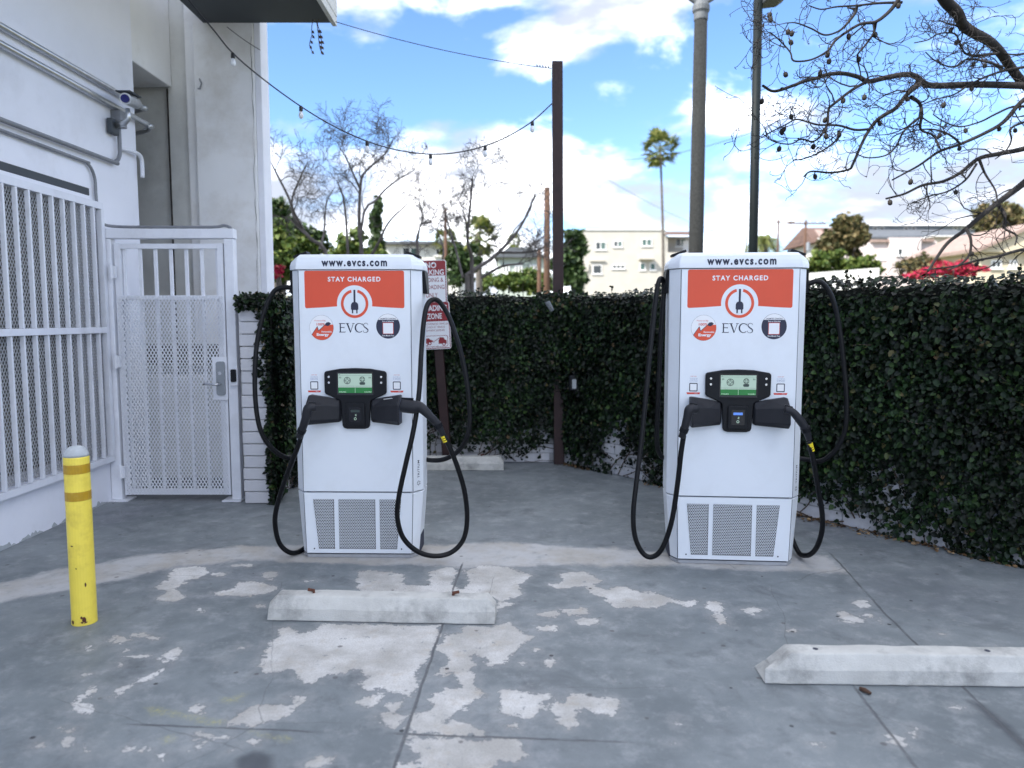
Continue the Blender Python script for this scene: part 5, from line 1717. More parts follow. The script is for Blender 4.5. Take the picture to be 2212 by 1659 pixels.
LIMB = [
 (z2, 33, 26, [(1540, -60), (1590, 20), (1680, 110), (1720, 200), (1800, 260), (1930, 330), (2020, 420), (2090, 520), (2180, 640), (2330, 800)], 6.6, 7.4),
 (z2, 22, 6, [(2330, 690), (2212, 690), (1850, 680), (1500, 690), (1400, 665), (1340, 615), (1250, 600), (1100, 625), (960, 655), (880, 620), (760, 592), (640, 598), (540, 630), (440, 655), (350, 690), (200, 735), (110, 690)], 7.3, 6.0),
 (z2, 15, 4, [(1380, 665), (1270, 760), (1180, 870), (1050, 950), (970, 1040), (905, 1160), (835, 1320), (800, 1365), (660, 1390), (500, 1380), (440, 1420)], 6.7, 6.3),
 (z2, 15, 4, [(2300, 740), (2180, 830), (2050, 980), (1900, 1070), (1700, 1160), (1530, 1220), (1370, 1330), (1260, 1390), (1150, 1450)], 7.2, 6.6),
 (z2, 17, 5, [(2330, 1150), (2200, 1200), (2000, 1240), (1840, 1280), (1700, 1390), (1560, 1460), (1400, 1490), (1250, 1560), (1100, 1600)], 7.4, 7.0),
 (z3, 24, 6, [(2400, -220), (2212, -60), (2080, 40), (1960, 130), (1850, 220), (1720, 330), (1600, 420), (1510, 540), (1440, 650)], 7.5, 6.9),
 (z3, 11, 4, [(1750, 310), (1785, 400), (1770, 520), (1690, 600), (1600, 640)], 7.1, 6.9),
 (z3, 12, 4, [(2330, 460), (2180, 480), (2000, 530), (1850, 560), (1650, 610), (1400, 640)], 7.5, 7.0),
 (z3, 12, 4, [(2000, 110), (2060, 200), (2050, 300), (2150, 360), (2140, 440)], 7.4, 7.2),
 (z2, 13, 3, [(1260, -70), (1200, 0), (1130, 90), (1020, 175), (900, 192), (780, 260), (690, 330), (630, 410), (500, 480), (360, 490), (330, 420), (250, 330), (170, 260)], 6.2, 5.9),
 (z2, 9, 3, [(870, 40), (850, 110), (760, 220), (690, 265), (600, 280), (500, 230), (380, 185), (300, 185)], 6.1, 5.9),
 (z2, 8, 3, [(1230, 20), (1050, 25), (860, 45), (700, 55), (580, 75), (480, 45)], 6.2, 6.0),
 (z2, 8, 3, [(1020, 180), (1000, 270), (930, 370), (870, 450), (890, 560), (905, 640)], 6.1, 6.3),
 (z2, 10, 3, [(940, 660), (820, 730), (690, 830), (640, 880), (630, 1000), (580, 1090), (510, 1140), (420, 1120), (330, 1160), (200, 1140), (110, 1080)], 6.3, 6.0),
 (z2, 12, 4, [(1300, 780), (1370, 830), (1390, 920), (1380, 1040), (1480, 1090), (1530, 1180), (1540, 1220)], 6.6, 6.7),
 (z2, 8, 3, [(970, 1040), (850, 1045), (720, 1010), (560, 1005), (480, 985), (380, 960), (300, 1000), (180, 1060), (100, 1110)], 6.4, 6.1),
 (z2, 8, 3, [(1390, 930), (1290, 1010), (1230, 1080), (1180, 1180), (1100, 1250), (960, 1270), (860, 1240)], 6.6, 6.5),
 (z2, 9, 3, [(2212, 540), (2050, 570), (1900, 620), (1760, 690), (1650, 760), (1500, 800), (1350, 860)], 7.2, 6.8),
 (z2, 8, 3, [(2000, 430), (1850, 445), (1740, 430), (1690, 330), (1650, 270), (1530, 270), (1440, 320), (1330, 345)], 7.0, 6.6),
 (z2, 8, 3, [(2040, 540), (1920, 500), (1760, 475), (1640, 540), (1500, 490), (1420, 420)], 7.0, 6.7),
 (z2, 8, 3, [(2260, 860), (2120, 860), (1980, 920), (1860, 980), (1700, 1020), (1570, 980), (1480, 920)], 7.2, 6.8),
 (z2, 8, 3, [(720, 1050), (700, 1130), (560, 1230), (430, 1280), (350, 1290)], 6.3, 6.2),
 (z2, 9, 3, [(2280, 960), (2110, 1030), (2110, 1130), (2060, 1220), (1980, 1280)], 7.3, 7.1),
 (z2, 9, 3, [(1850, 1280), (1900, 1400), (1980, 1530), (2000, 1640)], 7.2, 7.1),
 (z2, 8, 3, [(1700, 1160), (1650, 1110), (1560, 1060), (1450, 1040), (1340, 1050), (1230, 1085)], 6.9, 6.7),
 (z2, 7, 3, [(1830, 1320), (1740, 1450), (1600, 1540), (1450, 1580), (1300, 1640)], 7.1, 7.0),
 (z2, 6, 3, [(1690, 210), (1600, 190), (1520, 160)], 6.8, 6.7),
 (z2, 9, 3, [(2280, 420), (2150, 440), (2060, 430)], 7.2, 7.1),
]
tr, tw, sm = MB(), MB(), MB()
trunk = smooth_path([Vector((5.55, 7.7, 0)), Vector((5.5, 7.65, 1.2)), Vector((5.35, 7.55, 2.2)), A(*z2(2480, 1100), 7.5) - Vector((0, 0, 0)), A(*z2(2330, 800), 7.4), A(*z2(2330, 690), 7.3)], 5)
tr.tube([p - RO for p in trunk], [.20 - .12 * i / len(trunk) for i in range(len(trunk))], 10, cap=False)
for cv, w0, w1, pl, Y0, Y1 in LIMB[5:8:2] + [LIMB[4]]:
    a = A(*cv(*pl[0]), Y0)
    tr.tube([p - RO for p in smooth_path([a, a.lerp(Vector((5.4, 7.6, 1.8)), .5) + Vector((.05, .02, .1)), Vector((5.42, 7.6, 1.6))], 4)], [w0 / 2 / 3.7266 / FPX * Y0 * 2.4] * 9, 7, cap=False)
rs = random.Random(77)
limb_pts = []
for li, (cv, w0, w1, pl, Y0, Y1) in enumerate(LIMB):
    n = len(pl)
    pts = [A(*cv(x, y), Y0 + (Y1 - Y0) * i / (n - 1) + rs.uniform(-.06, .06) * (0 < i < n - 1)) - RO for i, (x, y) in enumerate(pl)]
    P_ = smooth_path(pts, 5)
    k = len(P_)
    rad = [max(.0040, 2.8 * (w0 + (w1 - w0) * (i / (k - 1)) ** .7) / 2 / 3.7266 / FPX * Y0) for i in range(k)]
    (tr if w0 > 14 else sm).tube(P_, rad, 8 if w0 > 14 else 6, cap=False)
    for i in range(2, k):
        if rs.random() < (0.12 if w0 > 20 else 0.19):
            d = (P_[min(i + 1, k - 1)] - P_[i - 1]).normalized()
            sd = Vector((rs.gauss(0, 1), rs.gauss(0, .8), rs.gauss(0, 1)))
            sd = (sd - d * sd.dot(d)).normalized()
            twigs(tw, rs, P_[i], d * .5 + sd * .9, rs.uniform(.16, .40), max(.0042, min(.0075, rad[i] * .6)), 2 if rs.random() < .28 else 1, 1.3, 0.0, 4, .0026)
        if rs.random() < .05 and w0 < 16:
            limb_pts.append(P_[i])
tr.build('trunk', M['bark_dark'], rt, smooth=True)
sm.build('branches', M['bark_dark'], rt, smooth=True)
tw.build('twigs', M['bark_dark'], rt, smooth=True)
pod = MB().lathe([(.002, .0), (.004, -.02), (.016, -.028), (.020, -.045), (.015, -.062), (.003, -.068)], 8).mesh('seed_pod', M['pod'], True)
for p in limb_pts + [A(*z2(x, y), 6.1) - RO for x, y in ((160, 120), (180, 75), (318, 215), (345, 235), (316, 305), (650, 395), (645, 455), (572, 545), (278, 565), (930, 745), (110, 770), (330, 895), (735, 1040), (1580, 800), (1125, 1590), (1310, 1420))]:
    o = link('seed_pod', pod, rt, loc=p)
    o.rotation_euler = (rs.uniform(-.4, .4), rs.uniform(-.4, .4), 0)


# ------------------------------------------------------------------ leafy crowns, palms
def crown(name, label, cat, clusters, count, size, mat, seed, trunk=None, group=None, bark='bark'):
    """clusters: (x, y, z, rx, ry, rz) ellipsoids filled with leaves, densest near their skin"""
    rs_ = np.random.RandomState(seed)
    c0 = clusters[0]
    gz = terrain_z(c0[1])
    t = empty(name, (c0[0], c0[1], gz))
    tag(t, label, cat, group)
    sub = []                                   # each mass breaks up into tufts of unequal size
    for c in clusters:
        for q in range(22):
            v = rs_.normal(0, 1, 3)
            v /= np.linalg.norm(v)
            v *= rs_.uniform(.3, 1.15)
            f = rs_.uniform(.12, .36)
            sub.append((c[0] + v[0] * c[3], c[1] + v[1] * c[4], c[2] + v[2] * c[5], c[3] * f * 1.15, c[4] * f, c[5] * f))
    C = np.array(sub)
    vol = (C[:, 3] * C[:, 4] * C[:, 5]) ** .75
    idx = rs_.choice(len(C), count, p=vol / vol.sum())
    d = rs_.normal(0, 1, (count, 3))
    d /= np.linalg.norm(d, axis=1, keepdims=True)
    lump = np.array([noise.noise(Vector(q * 2.3) + Vector((seed, int(i), 0))) for q, i in zip(d, idx)])
    r = (rs_.rand(count) ** .45) * (1.0 + .7 * lump)
    pos = C[idx, :3] + d * r[:, None] * C[idx, 3:6] - np.array(t.location)
    nr = d + rs_.normal(0, .7, (count, 3)) + np.array([0, 0, .4])
    leaves('crown', pos, nr, rs_.normal(0, 1, (count, 3)) + np.array([0, 0, -.4]), size * (.6 + .8 * rs_.rand(count)), mat, t)
    m = MB()
    for i, c in enumerate(clusters[:6]):
        q = Vector(c[:3]) - t.location
        w_ = max(c[5] * .10, .05)
        m.tube(smooth_path([Vector((.05 * i, .03 * i, 0)), Vector((q.x * .25, q.y * .25, max(q.z * .45, .1))), q], 4), [w_ * (1 - .07 * k) for k in range(9)], 6)
    m.build('trunk', M[bark], t, smooth=True)
    return t


def C_(px, py, Y, wpx, hpx, dy=None):
    p = A(px, py, Y)
    rx, rz = wpx / 2 / FPX * Y, hpx / 2 / FPX * Y
    return (p.x, p.y, p.z, rx, dy or (rx + rz) / 2, rz)


G1 = 'leafy trees and shrubs beyond the back wall'
crown('leafy_shrub', 'bright green leafy shrub beside the pale end wall', 'shrub', [C_(612, 560, 17, 90, 120), C_(650, 545, 17.5, 80, 70), C_(600, 500, 17.5, 50, 60), C_(690, 585, 17, 70, 60)], 5200, .14, M['leaf_lit'], 41, group=G1)
crown('leafy_tree', 'yellow green tree behind the forked leafless tree', 'tree', [C_(760, 540, 24, 75, 70), C_(735, 560, 24, 60, 50), C_(800, 555, 24, 60, 50), C_(745, 600, 24, 120, 50)], 4600, .17, M['leaf_lit'], 42, group=G1)
crown('leafy_tree', 'dark green tree just beyond the pale end wall', 'tree', [C_(598, 470, 26, 50, 60), C_(640, 500, 27, 60, 50), C_(680, 530, 27, 50, 60), C_(620, 520, 26, 80, 60)], 3200, .18, M['leaf_dark'], 43, group=G1)
crown('flowering_shrub', 'small red flowering shrub behind the short block wall', 'shrub', [C_(604, 580, 15, 18, 26), C_(598, 592, 15, 14, 16)], 240, .06, M['flower'], 44)
crown('conifer', 'tall narrow dark cypress rising above the white house', 'tree', [C_(815, 500, 38, 22, 110), C_(815, 540, 38, 30, 70), C_(814, 465, 38, 12, 50)], 2600, .22, M['leaf_dark'], 45)
crown('leafy_tree', 'dark green bushy tree between the red post and the cream apartment block', 'tree', [C_(1237, 535, 60, 52, 66), C_(1228, 565, 60, 60, 50), C_(1250, 520, 60, 34, 50), C_(1240, 600, 60, 70, 44)], 4200, .42, M['leaf_dark'], 46, group=G1)
crown('leafy_tree', 'olive brown tree hanging over the hillside beside the brown gabled house', 'tree', [C_(1832, 490, 52, 60, 50), C_(1805, 515, 52, 50, 50), C_(1850, 515, 52, 50, 60), C_(1790, 535, 52, 40, 30)], 4600, .34, M['leaf_brown'], 47, group=G1)
crown('leafy_shrub', 'light green shrub on the bank below the brown gabled house', 'shrub', [C_(1790, 560, 46, 80, 40), C_(1765, 570, 46, 60, 50), C_(1830, 575, 46, 60, 30)], 2800, .22, M['leaf_lit'], 48, group=G1)
crown('leafy_shrub', 'rounded green shrub on the bank before the pink house', 'shrub', [C_(1862, 572, 42, 60, 34), C_(1890, 582, 42, 40, 26), C_(1840, 585, 42, 40, 24)], 2200, .19, M['leaf_lit'], 49, group=G1)
crown('bougainvillea', 'mass of crimson bougainvillea in front of the cream house', 'shrub', [C_(2060, 578, 40, 110, 34), C_(2010, 588, 40, 80, 24), C_(2090, 586, 40, 60, 30), C_(1975, 594, 40, 50, 16)], 3600, .15, M['flower'], 50)
crown('leafy_shrub', 'olive shrub with thin leaves between the pink house and the bougainvillea', 'shrub', [C_(1965, 575, 41, 70, 40), C_(2000, 570, 41, 50, 36)], 1500, .16, M['leaf_brown'], 51, group=G1)
crown('leafy_tree', 'feathery olive tree towering over the tile roofed house', 'tree', [C_(2150, 470, 58, 90, 60), C_(2195, 480, 58, 60, 70), C_(2130, 490, 58, 40, 40)], 3000, .36, M['leaf_brown'], 52, group=G1)
crown('leafy_shrub', 'low shrubs along the street before the sage green house', 'shrub', [C_(1130, 605, 40, 110, 44), C_(1070, 610, 40, 60, 40), C_(1185, 612, 40, 50, 30)], 3000, .2, M['leaf_lit'], 53, group=G1)
crown('leafy_tree', 'dark leafy tree in front of the white house by the signs', 'tree', [C_(1010, 560, 30, 60, 60), C_(985, 590, 30, 60, 60)], 1800, .2, M['leaf_dark'], 54, group=G1)


def fan_palm(label, px, py, base_px, Y, spread, hh, seed, fronds=46, trunk_r=.17, group='fan palms'):
    rs_ = random.Random(seed)
    top = A(px, py, Y)
    bz = terrain_z(Y)
    bx = A(base_px, 600, Y).x
    t = empty('fan_palm', (bx, Y, bz))
    tag(t, label, 'palm tree', group)
    o = t.location
    T = top - o
    MB().tube(smooth_path([Vector((0, 0, 0)), Vector((T.x * .25, 0, T.z * .4)), Vector((T.x * .65, 0, T.z * .75)), T], 6), [trunk_r * (1.15 - .4 * i / 18) for i in range(19)], 10).build('trunk', M['palm_trunk'], t, smooth=True)
    m = MB()
    for k in range(fronds):
        az = rs_.uniform(0, 6.283)
        el = -1.0 + 2.3 * ((k * 0.618) % 1)
        az = rs_.uniform(0, 6.283)
        d = Vector((math.cos(az) * math.cos(el), math.sin(az) * math.cos(el), math.sin(el)))
        pet = spread * rs_.uniform(.48, .60)
        q = T + d * pet + Vector((0, 0, -.06 * spread))
        m.tube([T, q], spread * .012, 3)
        s = d.cross(Vector((0, 0, 1))).normalized()
        u = s.cross(d)
        n = 11
        for j in range(n):
            a = (j / (n - 1) - .5) * 2.9
            dd = (d * math.cos(a) + s * math.sin(a) + u * .18 * math.cos(a)).normalized()
            tip = q + dd * spread * .46 * rs_.uniform(.8, 1.1) + Vector((0, 0, -spread * .16 * abs(a)))
            side = dd.cross(u).normalized() * spread * .062
            mid = q.lerp(tip, .5) + Vector((0, 0, spread * .02))
            m.add([q, mid + side, tip, mid - side], [(0, 1, 2, 3)])
    m.build('fronds', M['palm_leaf'], t)
    return t


fan_palm('very tall slender fan palm standing before the cream apartment block', 1426, 318, 1434, 78, 2.45, 1, 61, 32, .14)
fan_palm('bushy fan palm behind the sweeping leafless tree', 1033, 505, 1036, 34, 1.15, 1, 62, 40, .16)
fan_palm('small far fan palm above the sage green house', 1110, 520, 1110, 80, 1.0, 1, 63, 40, .12)
fan_palm('dark fan palm peeking past the pale end wall', 592, 462, 596, 33, 1.0, 1, 64, 44, .15)
fan_palm('small fan palm behind the slim leafless tree', 962, 520, 964, 46, 1.0, 1, 65, 40, .15)


def date_palm(label, px, py, Y, spread, seed):
    rs_ = random.Random(seed)
    top = A(px, py, Y)
    t = empty('date_palm', (top.x, Y, terrain_z(Y)))
    tag(t, label, 'palm tree')
    T = top - t.location
    MB().tube([(0, 0, 0), T], [.55, .5], 12).build('trunk', M['palm_trunk'], t, smooth=True)
    m = MB()
    for k in range(70):
        az = rs_.uniform(0, 6.283)
        el = rs_.uniform(-.5, 1.35)
        h_ = Vector((math.cos(az), math.sin(az), 0))
        pts = []
        for j in range(7):
            f = j / 6
            pts.append(T + h_ * (math.cos(el) * f * spread) + Vector((0, 0, math.sin(el) * f * spread - .75 * spread * f * f)))
        m.tube(pts, [.05 * (1 - .8 * j / 6) for j in range(7)], 3, cap=False)
        s = h_.cross(Vector((0, 0, 1)))
        for j in range(1, 7):
            for q in range(3):
                b_ = pts[j - 1].lerp(pts[j], q / 3)
                for sg in (-1, 1):
                    tip = b_ + s * sg * spread * .16 + (pts[j] - pts[j - 1]) * .6 + Vector((0, 0, -.10 * spread * f))
                    w_ = (pts[j] - pts[j - 1]).normalized() * spread * .018
                    m.add([b_ - w_, b_ + w_, tip], [(0, 1, 2)])
    m.build('fronds', M['palm_leaf'], t)


date_palm('broad date palm with drooping fronds between the utility poles', 1652, 522, 115, 3.4, 71)
date_palm('date palm rising behind the olive tree over the tile roof', 2168, 452, 75, 2.4, 72)


# ------------------------------------------------------------------ utility poles and lines
def utility_pole(label, px, top_py, Y, arm_px, r, name='utility_pole', trans=False):
    p = A(px, top_py, Y)
    gz = terrain_z(Y)
    t = empty(name, (p.x, Y, gz))
    tag(t, label, 'utility pole', 'timber utility poles')
    H_ = p.z - gz
    MB().lathe([(r * 1.25, 0), (r, H_)], 10).build('pole', M['timber'], t, smooth=True)
    if arm_px:
        w_ = arm_px / FPX * Y / 2
        z = H_ - .35
        c = MB().bar((-w_, -.12, z), (w_, -.12, z), .12, .14).build('crossarm', M['timber'], t)
        for k in range(6):
            x = -w_ * .95 + w_ * 1.9 * k / 5
            MB().lathe([(.03, z + .07), (.05, z + .12), (.05, z + .20), (.02, z + .24)], 8, (x, -.12, 0)).build('insulator', M['trim'], c)
    if trans:
        MB().lathe([(.10, H_ - 3.4), (.22, H_ - 3.35), (.22, H_ - 2.5), (.1, H_ - 2.45)], 12, (.2, -.35, 0)).build('transformer', M['lock'], t)
    return p


pA = utility_pole('utility pole with one crossarm, beside the date palm', 1682, 474, 95, 66, .13)
pB = utility_pole('utility pole with one crossarm, beside the brown gabled house', 1741, 476, 84, 82, .13, trans=True)
pC = utility_pole('thin far utility pole without a crossarm, left of the slim lamp pole', 1612, 510, 120, 0, .12)
pD = utility_pole('pale brown timber pole seen just beside the red corner post', 1182, 405, 30, 0, .115)
pE = utility_pole('short timber pole between the red corner post and the sage house', 1165, 540, 38, 0, .10)
pF = utility_pole('thin dark timber pole behind the slim leafless tree', 962, 450, 36, 0, .075)
for k, (a, b, dr, lab) in enumerate([
        (A(1455, 500, 92), pA - Vector((1.6, 0, .2)), .5, 'upper power line running from the apartment block to the crossarm pole'),
        (pA + Vector((1.6, 0, -.2)), pB + Vector((-1.7, 0, -.2)), .6, 'power line strung between the two crossarm poles'),
        (pB + Vector((1.7, 0, -.2)), A(2300, 380, 60), 1.5, 'power line from the crossarm pole up behind the big tree'),
        (A(1300, 380, 60), A(1612, 512, 120), 1.0, 'thin line falling to the far pole without a crossarm'),
        (A(1500, 540, 100), A(1741, 520, 84), .8, 'low power line crossing before the date palm'),
        (A(1350, 345, 60), A(1780, 225, 40), .6, 'fine high wire crossing the blue sky behind the lamp poles'),
        (A(1612, 515, 120), pB - Vector((0, 0, 1.5)), 1.2, 'sagging line between the far pole and the transformer pole')]):
    tag(MB().tube(sag(a, b, dr, 14), .018, 4).build('power_line', M['wire']), lab, 'power line')


# ------------------------------------------------------------------ houses on the hillside
def house(name, label, Y):
    t = empty(name, (0, Y, terrain_z(Y)))
    tag(t, label, 'house' if 'house' in name else 'building')
    return t


def blk(t, px0, px1, py0, py1, Y, depth, name, mat, yoff=0.0, bevel=0.0, to_ground=False):
    a, b = A(px0, py0, Y + yoff), A(px1, py1, Y + yoff)
    z0 = 0 - 1.0 if to_ground else b.z - t.location.z
    return MB().box(a.x, b.x, yoff, yoff + depth, z0, a.z - t.location.z).build(name, M[mat], t, bevel=bevel)


def win(t, px0, px1, py0, py1, Y, yoff=0.0, panes=2, glass='pane', sill=True):
    a, b = A(px0, py0, Y + yoff), A(px1, py1, Y + yoff)
    x0, x1, z1, z0 = a.x, b.x, a.z - t.location.z, b.z - t.location.z
    f = .09
    m = MB()
    m.box(x0, x1, yoff - .08, yoff - .002, z0, z0 + f)
    m.box(x0, x1, yoff - .08, yoff - .002, z1 - f, z1)
    for k in range(panes + 1):
        x = x0 + (x1 - x0 - f) * k / panes
        m.box(x, x + f, yoff - .078, yoff - .003, z0 + f, z1 - f)
    w_ = m.build('window', M['trim'], t)
    for k in range(panes):
        xa = x0 + (x1 - x0 - f) * k / panes + f
        xb = x0 + (x1 - x0 - f) * (k + 1) / panes
        MB().box(xa, xb, yoff - .03, yoff - .004, z0 + f, z1 - f).build('pane', M['pane_green' if (glass == 'mix' and k % 2) or glass == 'green' else 'pane'], w_)
    if sill:
        MB().box(x0 - .1, x1 + .1, yoff - .14, yoff - .001, z0 - .08, z0 - .001).build('sill', M['trim'], w_)


Y = 88
ap = house('apartment_building', 'two storey cream stucco apartment block with a brown roofed corner porch', Y)
blk(ap, 1262, 1436, 497, 640, Y, 12, 'wall', 'cream', to_ground=True)
blk(ap, 1438, 1506, 545, 640, Y, 12, 'wall', 'cream', to_ground=True)
blk(ap, 1437, 1506, 511, 544, Y, 9, 'porch_wall', 'cream', yoff=2.6)
blk(ap, 1258, 1437, 494.5, 497, Y, 12.3, 'parapet', 'trim', yoff=-.15)
rf = MB()
a, b = A(1434, 509, Y), A(1509, 496, Y)
zz = a.z - ap.location.z
rf.loft([[(a.x, -.6, zz), (b.x, -.6, zz), (b.x, -.6, zz + .12), (a.x, -.6, zz + .12)], [(a.x, 4.5, zz + .9), (b.x, 4.5, zz + .9), (b.x, 4.5, zz + 1.02), (a.x, 4.5, zz + 1.02)]])
rf.build('porch_roof', M['roof_brown'], ap)
blk(ap, 1437, 1442, 509, 545, Y, .3, 'porch_post', 'cream', yoff=.05)
win(ap, 1286, 1309, 522, 540, Y, glass='mix')
win(ap, 1325, 1344, 520, 534, Y, glass='mix')
win(ap, 1386, 1408, 516, 532, Y, glass='green')
win(ap, 1459, 1482, 515, 533, Y, 2.6, glass='mix')
win(ap, 1322, 1350, 572, 581, Y, panes=3)
win(ap, 1280, 1300, 572, 592, Y, panes=1)
win(ap, 1382, 1394, 568, 584, Y, panes=1, glass='green')
win(ap, 1404, 1416, 568, 584, Y, panes=1, glass='green')
blk(ap, 1382, 1414, 556, 560, Y, .9, 'awning', 'cream', yoff=-.9)
a, b = A(1486, 515, Y), A(1500, 544, Y)
MB().box(a.x, b.x, 2.5, 2.596, b.z - ap.location.z, a.z - ap.location.z).build('door', M['trim'], ap)
m = MB()
a, b = A(1268, 562, Y), A(1312, 566, Y)
z_ = a.z - ap.location.z
m.loft([[(a.x, -.25, z_ - 1.2), (a.x + .2, -.25, z_ - 1.2), (a.x + .2, -.003, z_ - 1.2), (a.x, -.003, z_ - 1.2)], [(a.x, -.25, z_ - .4), (a.x + .2, -.25, z_ - .4), (a.x + .2, -.003, z_ - .4), (a.x, -.003, z_ - .4)]])
m.box(a.x + .3, b.x - .3, -.25, -.003, z_ - .15, z_)
m.build('arch_moulding', M['cream'], ap)

Y = 47
wh = house('white_house', 'white flat roofed house behind the leafless trees', Y)
blk(wh, 830, 990, 527, 640, Y, 9, 'wall', 'whitehouse', to_ground=True)
blk(wh, 824, 996, 521, 527, Y, 10, 'roof', 'roof_grey', yoff=-.5)
win(wh, 868, 905, 533, 556, Y, glass='mix')
win(wh, 940, 960, 535, 552, Y)
Y = 44
gh = house('sage_house', 'pale sage green house beside the timber poles', Y)
blk(gh, 1075, 1178, 556, 640, Y, 8, 'wall', 'greenhouse', to_ground=True)
m = MB()
a, b, c = A(1068, 557, Y), A(1185, 557, Y), A(1120, 536, Y)
zo = gh.location.z
m.loft([[(a.x, -.4, a.z - zo), (b.x, -.4, b.z - zo), (c.x + .6, -.4, c.z - zo), (c.x - .6, -.4, c.z - zo)], [(a.x, 8.4, a.z - zo), (b.x, 8.4, b.z - zo), (c.x + .6, 8.4, c.z - zo), (c.x - .6, 8.4, c.z - zo)]])
m.build('roof', M['roof_grey'], gh)
for x in (1085, 1112, 1145):
    win(gh, x, x + 16, 572, 590, Y)

Y = 92
br = house('gabled_house', 'brown shingled gabled house on the hillside beside the utility pole', Y)
blk(br, 1772, 1850, 512, 600, Y, 8, 'wall', 'whitehouse', to_ground=True)
zo = br.location.z
a, b, c = A(1756, 524, Y), A(1880, 524, Y), A(1768, 481, Y)
d_ = A(1862, 481, Y)
MB().add([(a.x, -.6, a.z - zo), (b.x, -.6, b.z - zo), (d_.x, 5, d_.z - zo), (c.x, 5, c.z - zo), (a.x, 10.6, a.z - zo), (b.x, 10.6, b.z - zo)],
         [(0, 1, 2, 3), (5, 4, 3, 2), (0, 3, 4), (1, 5, 2), (0, 4, 5, 1)]).build('roof', M['roof_brown'], br)
a, b = A(1764, 512, Y), A(1780, 524, Y)
MB().loft([[(a.x, -1.6, b.z - zo), (b.x, -1.6, b.z - zo), (b.x, -1.6, b.z - zo + .15), (a.x, -1.6, b.z - zo + .15)], [(a.x + .2, 1.2, a.z - zo + .9), (b.x, 1.2, a.z - zo + .9), (b.x, 1.2, a.z - zo + 1.05), (a.x + .2, 1.2, a.z - zo + 1.05)]]).build('dormer_roof', M['roof_tile'], br)
win(br, 1775, 1786, 527, 537, Y, -.003)
win(br, 1800, 1816, 530, 545, Y)

Y = 80
lg = house('long_house', 'long blue grey house with a wide grey roof above the pink house', Y)
blk(lg, 1862, 2128, 488, 600, Y, 8, 'wall', 'bluegrey', to_ground=True)
zo = lg.location.z
a, b, c = A(1850, 489, Y), A(2140, 489, Y), A(1890, 474, Y)
d_ = A(2118, 474, Y)
MB().add([(a.x, -.8, a.z - zo), (b.x, -.8, b.z - zo), (d_.x, 4, d_.z - zo), (c.x, 4, c.z - zo), (a.x, 9, a.z - zo), (b.x, 9, b.z - zo)],
         [(0, 1, 2, 3), (5, 4, 3, 2), (0, 3, 4), (1, 5, 2), (0, 4, 5, 1)]).build('roof', M['trim'], lg)
a, b, c = A(1872, 516, Y - 6), A(2125, 510, Y - 6), A(1880, 499, Y)
MB().loft([[(a.x, -6, a.z - zo), (b.x, -6, b.z - zo), (b.x, -6, b.z - zo + .2), (a.x, -6, a.z - zo + .2)], [(a.x, -.01, c.z - zo), (b.x, -.01, c.z - zo), (b.x, -.01, c.z - zo + .2), (a.x, -.01, c.z - zo + .2)]]).build('lower_roof', M['roof_grey'], lg)
for x in (1885, 1900, 1952, 1968, 2058, 2075, 2092):
    win(lg, x, x + 10, 490.5, 497, Y, panes=1, sill=False)

Y = 62
pk = house('pink_house', 'pale pink stucco house with red tile parapet and tall narrow windows', Y)
blk(pk, 1884, 2018, 520, 640, Y, 8, 'wall', 'pink', to_ground=True)
blk(pk, 1925, 1985, 513, 640, Y, .5, 'bay', 'pink', yoff=-.502, to_ground=True)
for x0, x1, y in ((1884, 1924, 517), (1986, 2018, 516)):
    blk(pk, x0, x1, y, y + 6, Y, .5, 'tile_coping', 'roof_tile', yoff=-.3)
for x in (1896, 1904, 1912):
    win(pk, x, x + 6, 540, 563, Y, panes=1, sill=False)
win(pk, 1938, 1950, 536, 552, Y, -.502, panes=1)
win(pk, 1960, 1966, 540, 563, Y, -.502, panes=1, sill=False)
win(pk, 1996, 2003, 540, 560, Y, panes=1)

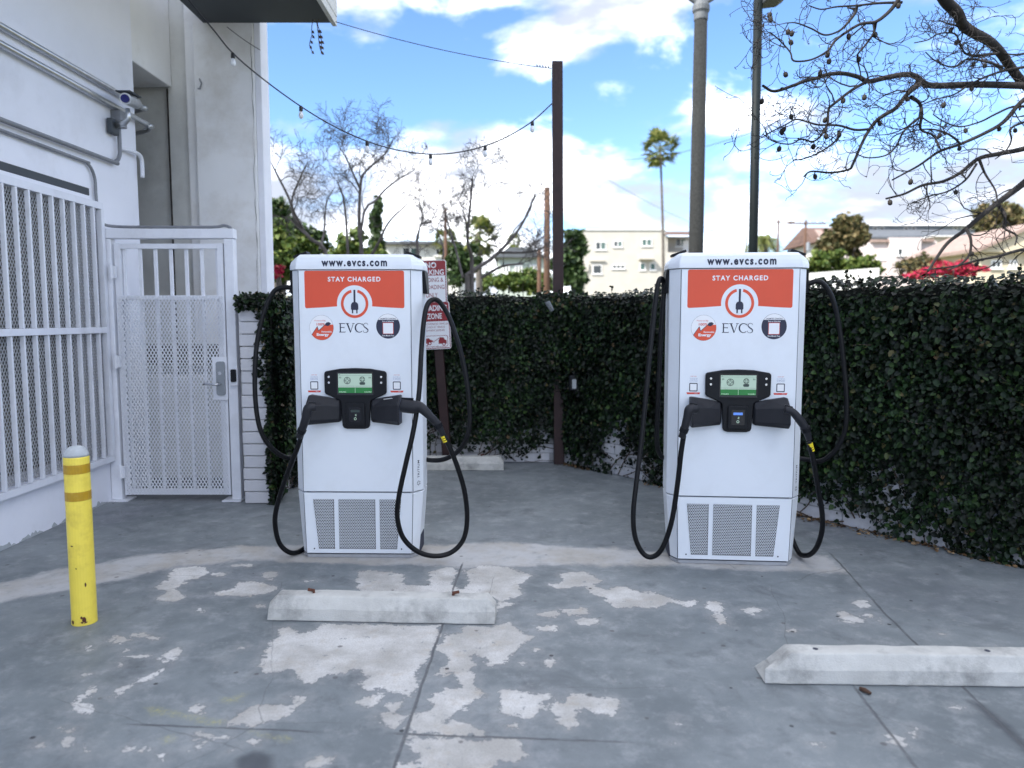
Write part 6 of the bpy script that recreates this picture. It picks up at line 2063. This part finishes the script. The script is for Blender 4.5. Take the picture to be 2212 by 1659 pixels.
Y = 66
ch = house('cream_house', 'warm cream stucco house behind the bougainvillea', Y)
blk(ch, 2019, 2140, 511, 640, Y, 8, 'wall', 'cream2', to_ground=True)
blk(ch, 2015, 2144, 508.5, 511, Y, 8.6, 'parapet', 'trim', yoff=-.3)
win(ch, 2052, 2072, 538, 556, Y)
blk(ch, 2104, 2126, 548, 600, Y, .6, 'porch', 'whitehouse', yoff=-.6)

Y = 48
th = house('tiled_house', 'cream house with a sloping terracotta tile roof at the hill foot', Y)
blk(th, 2118, 2330, 545, 640, Y, 8, 'wall', 'cream2', to_ground=True)
zo = th.location.z
a, b, c = A(2100, 546, Y), A(2350, 546, Y), A(2225, 490, Y)
MB().add([(a.x, -.5, a.z - zo), (b.x, -.5, b.z - zo), (c.x, -.5, c.z - zo), (a.x, 8.5, a.z - zo), (b.x, 8.5, b.z - zo), (c.x, 8.5, c.z - zo)],
         [(0, 1, 2), (5, 4, 3), (0, 2, 5, 3), (1, 4, 5, 2), (0, 3, 4, 1)]).build('gable', M['cream2'], th)
for sg, e0 in ((0, a), (1, b)):
    m = MB()
    w_ = .25
    m.loft([[(e0.x, -.8, e0.z - zo + .03), (c.x, -.8, c.z - zo + .03), (c.x, -.8, c.z - zo + w_), (e0.x, -.8, e0.z - zo + w_)], [(e0.x, 8.8, e0.z - zo + .03), (c.x, 8.8, c.z - zo + .03), (c.x, 8.8, c.z - zo + w_), (e0.x, 8.8, e0.z - zo + w_)]])
    m.build('roof_slope', M['roof_tile'], th)
win(th, 2140, 2162, 562, 580, Y)
win(th, 2180, 2196, 562, 580, Y)
Y = 38
rw = house('retaining_wall', 'low white retaining wall on the bank beyond the ivy wall', Y)
rw['category'] = 'wall'
m = MB()
a, b = A(1745, 590, Y), A(1900, 578, Y)
m.loft([[(a.x, 0, -1), (a.x, .3, -1), (a.x, .3, a.z - rw.location.z), (a.x, 0, a.z - rw.location.z)], [(b.x, 0, -1), (b.x, .3, -1), (b.x, .3, b.z - rw.location.z), (b.x, 0, b.z - rw.location.z)]])
m.build('wall', M['whitehouse'], rw)
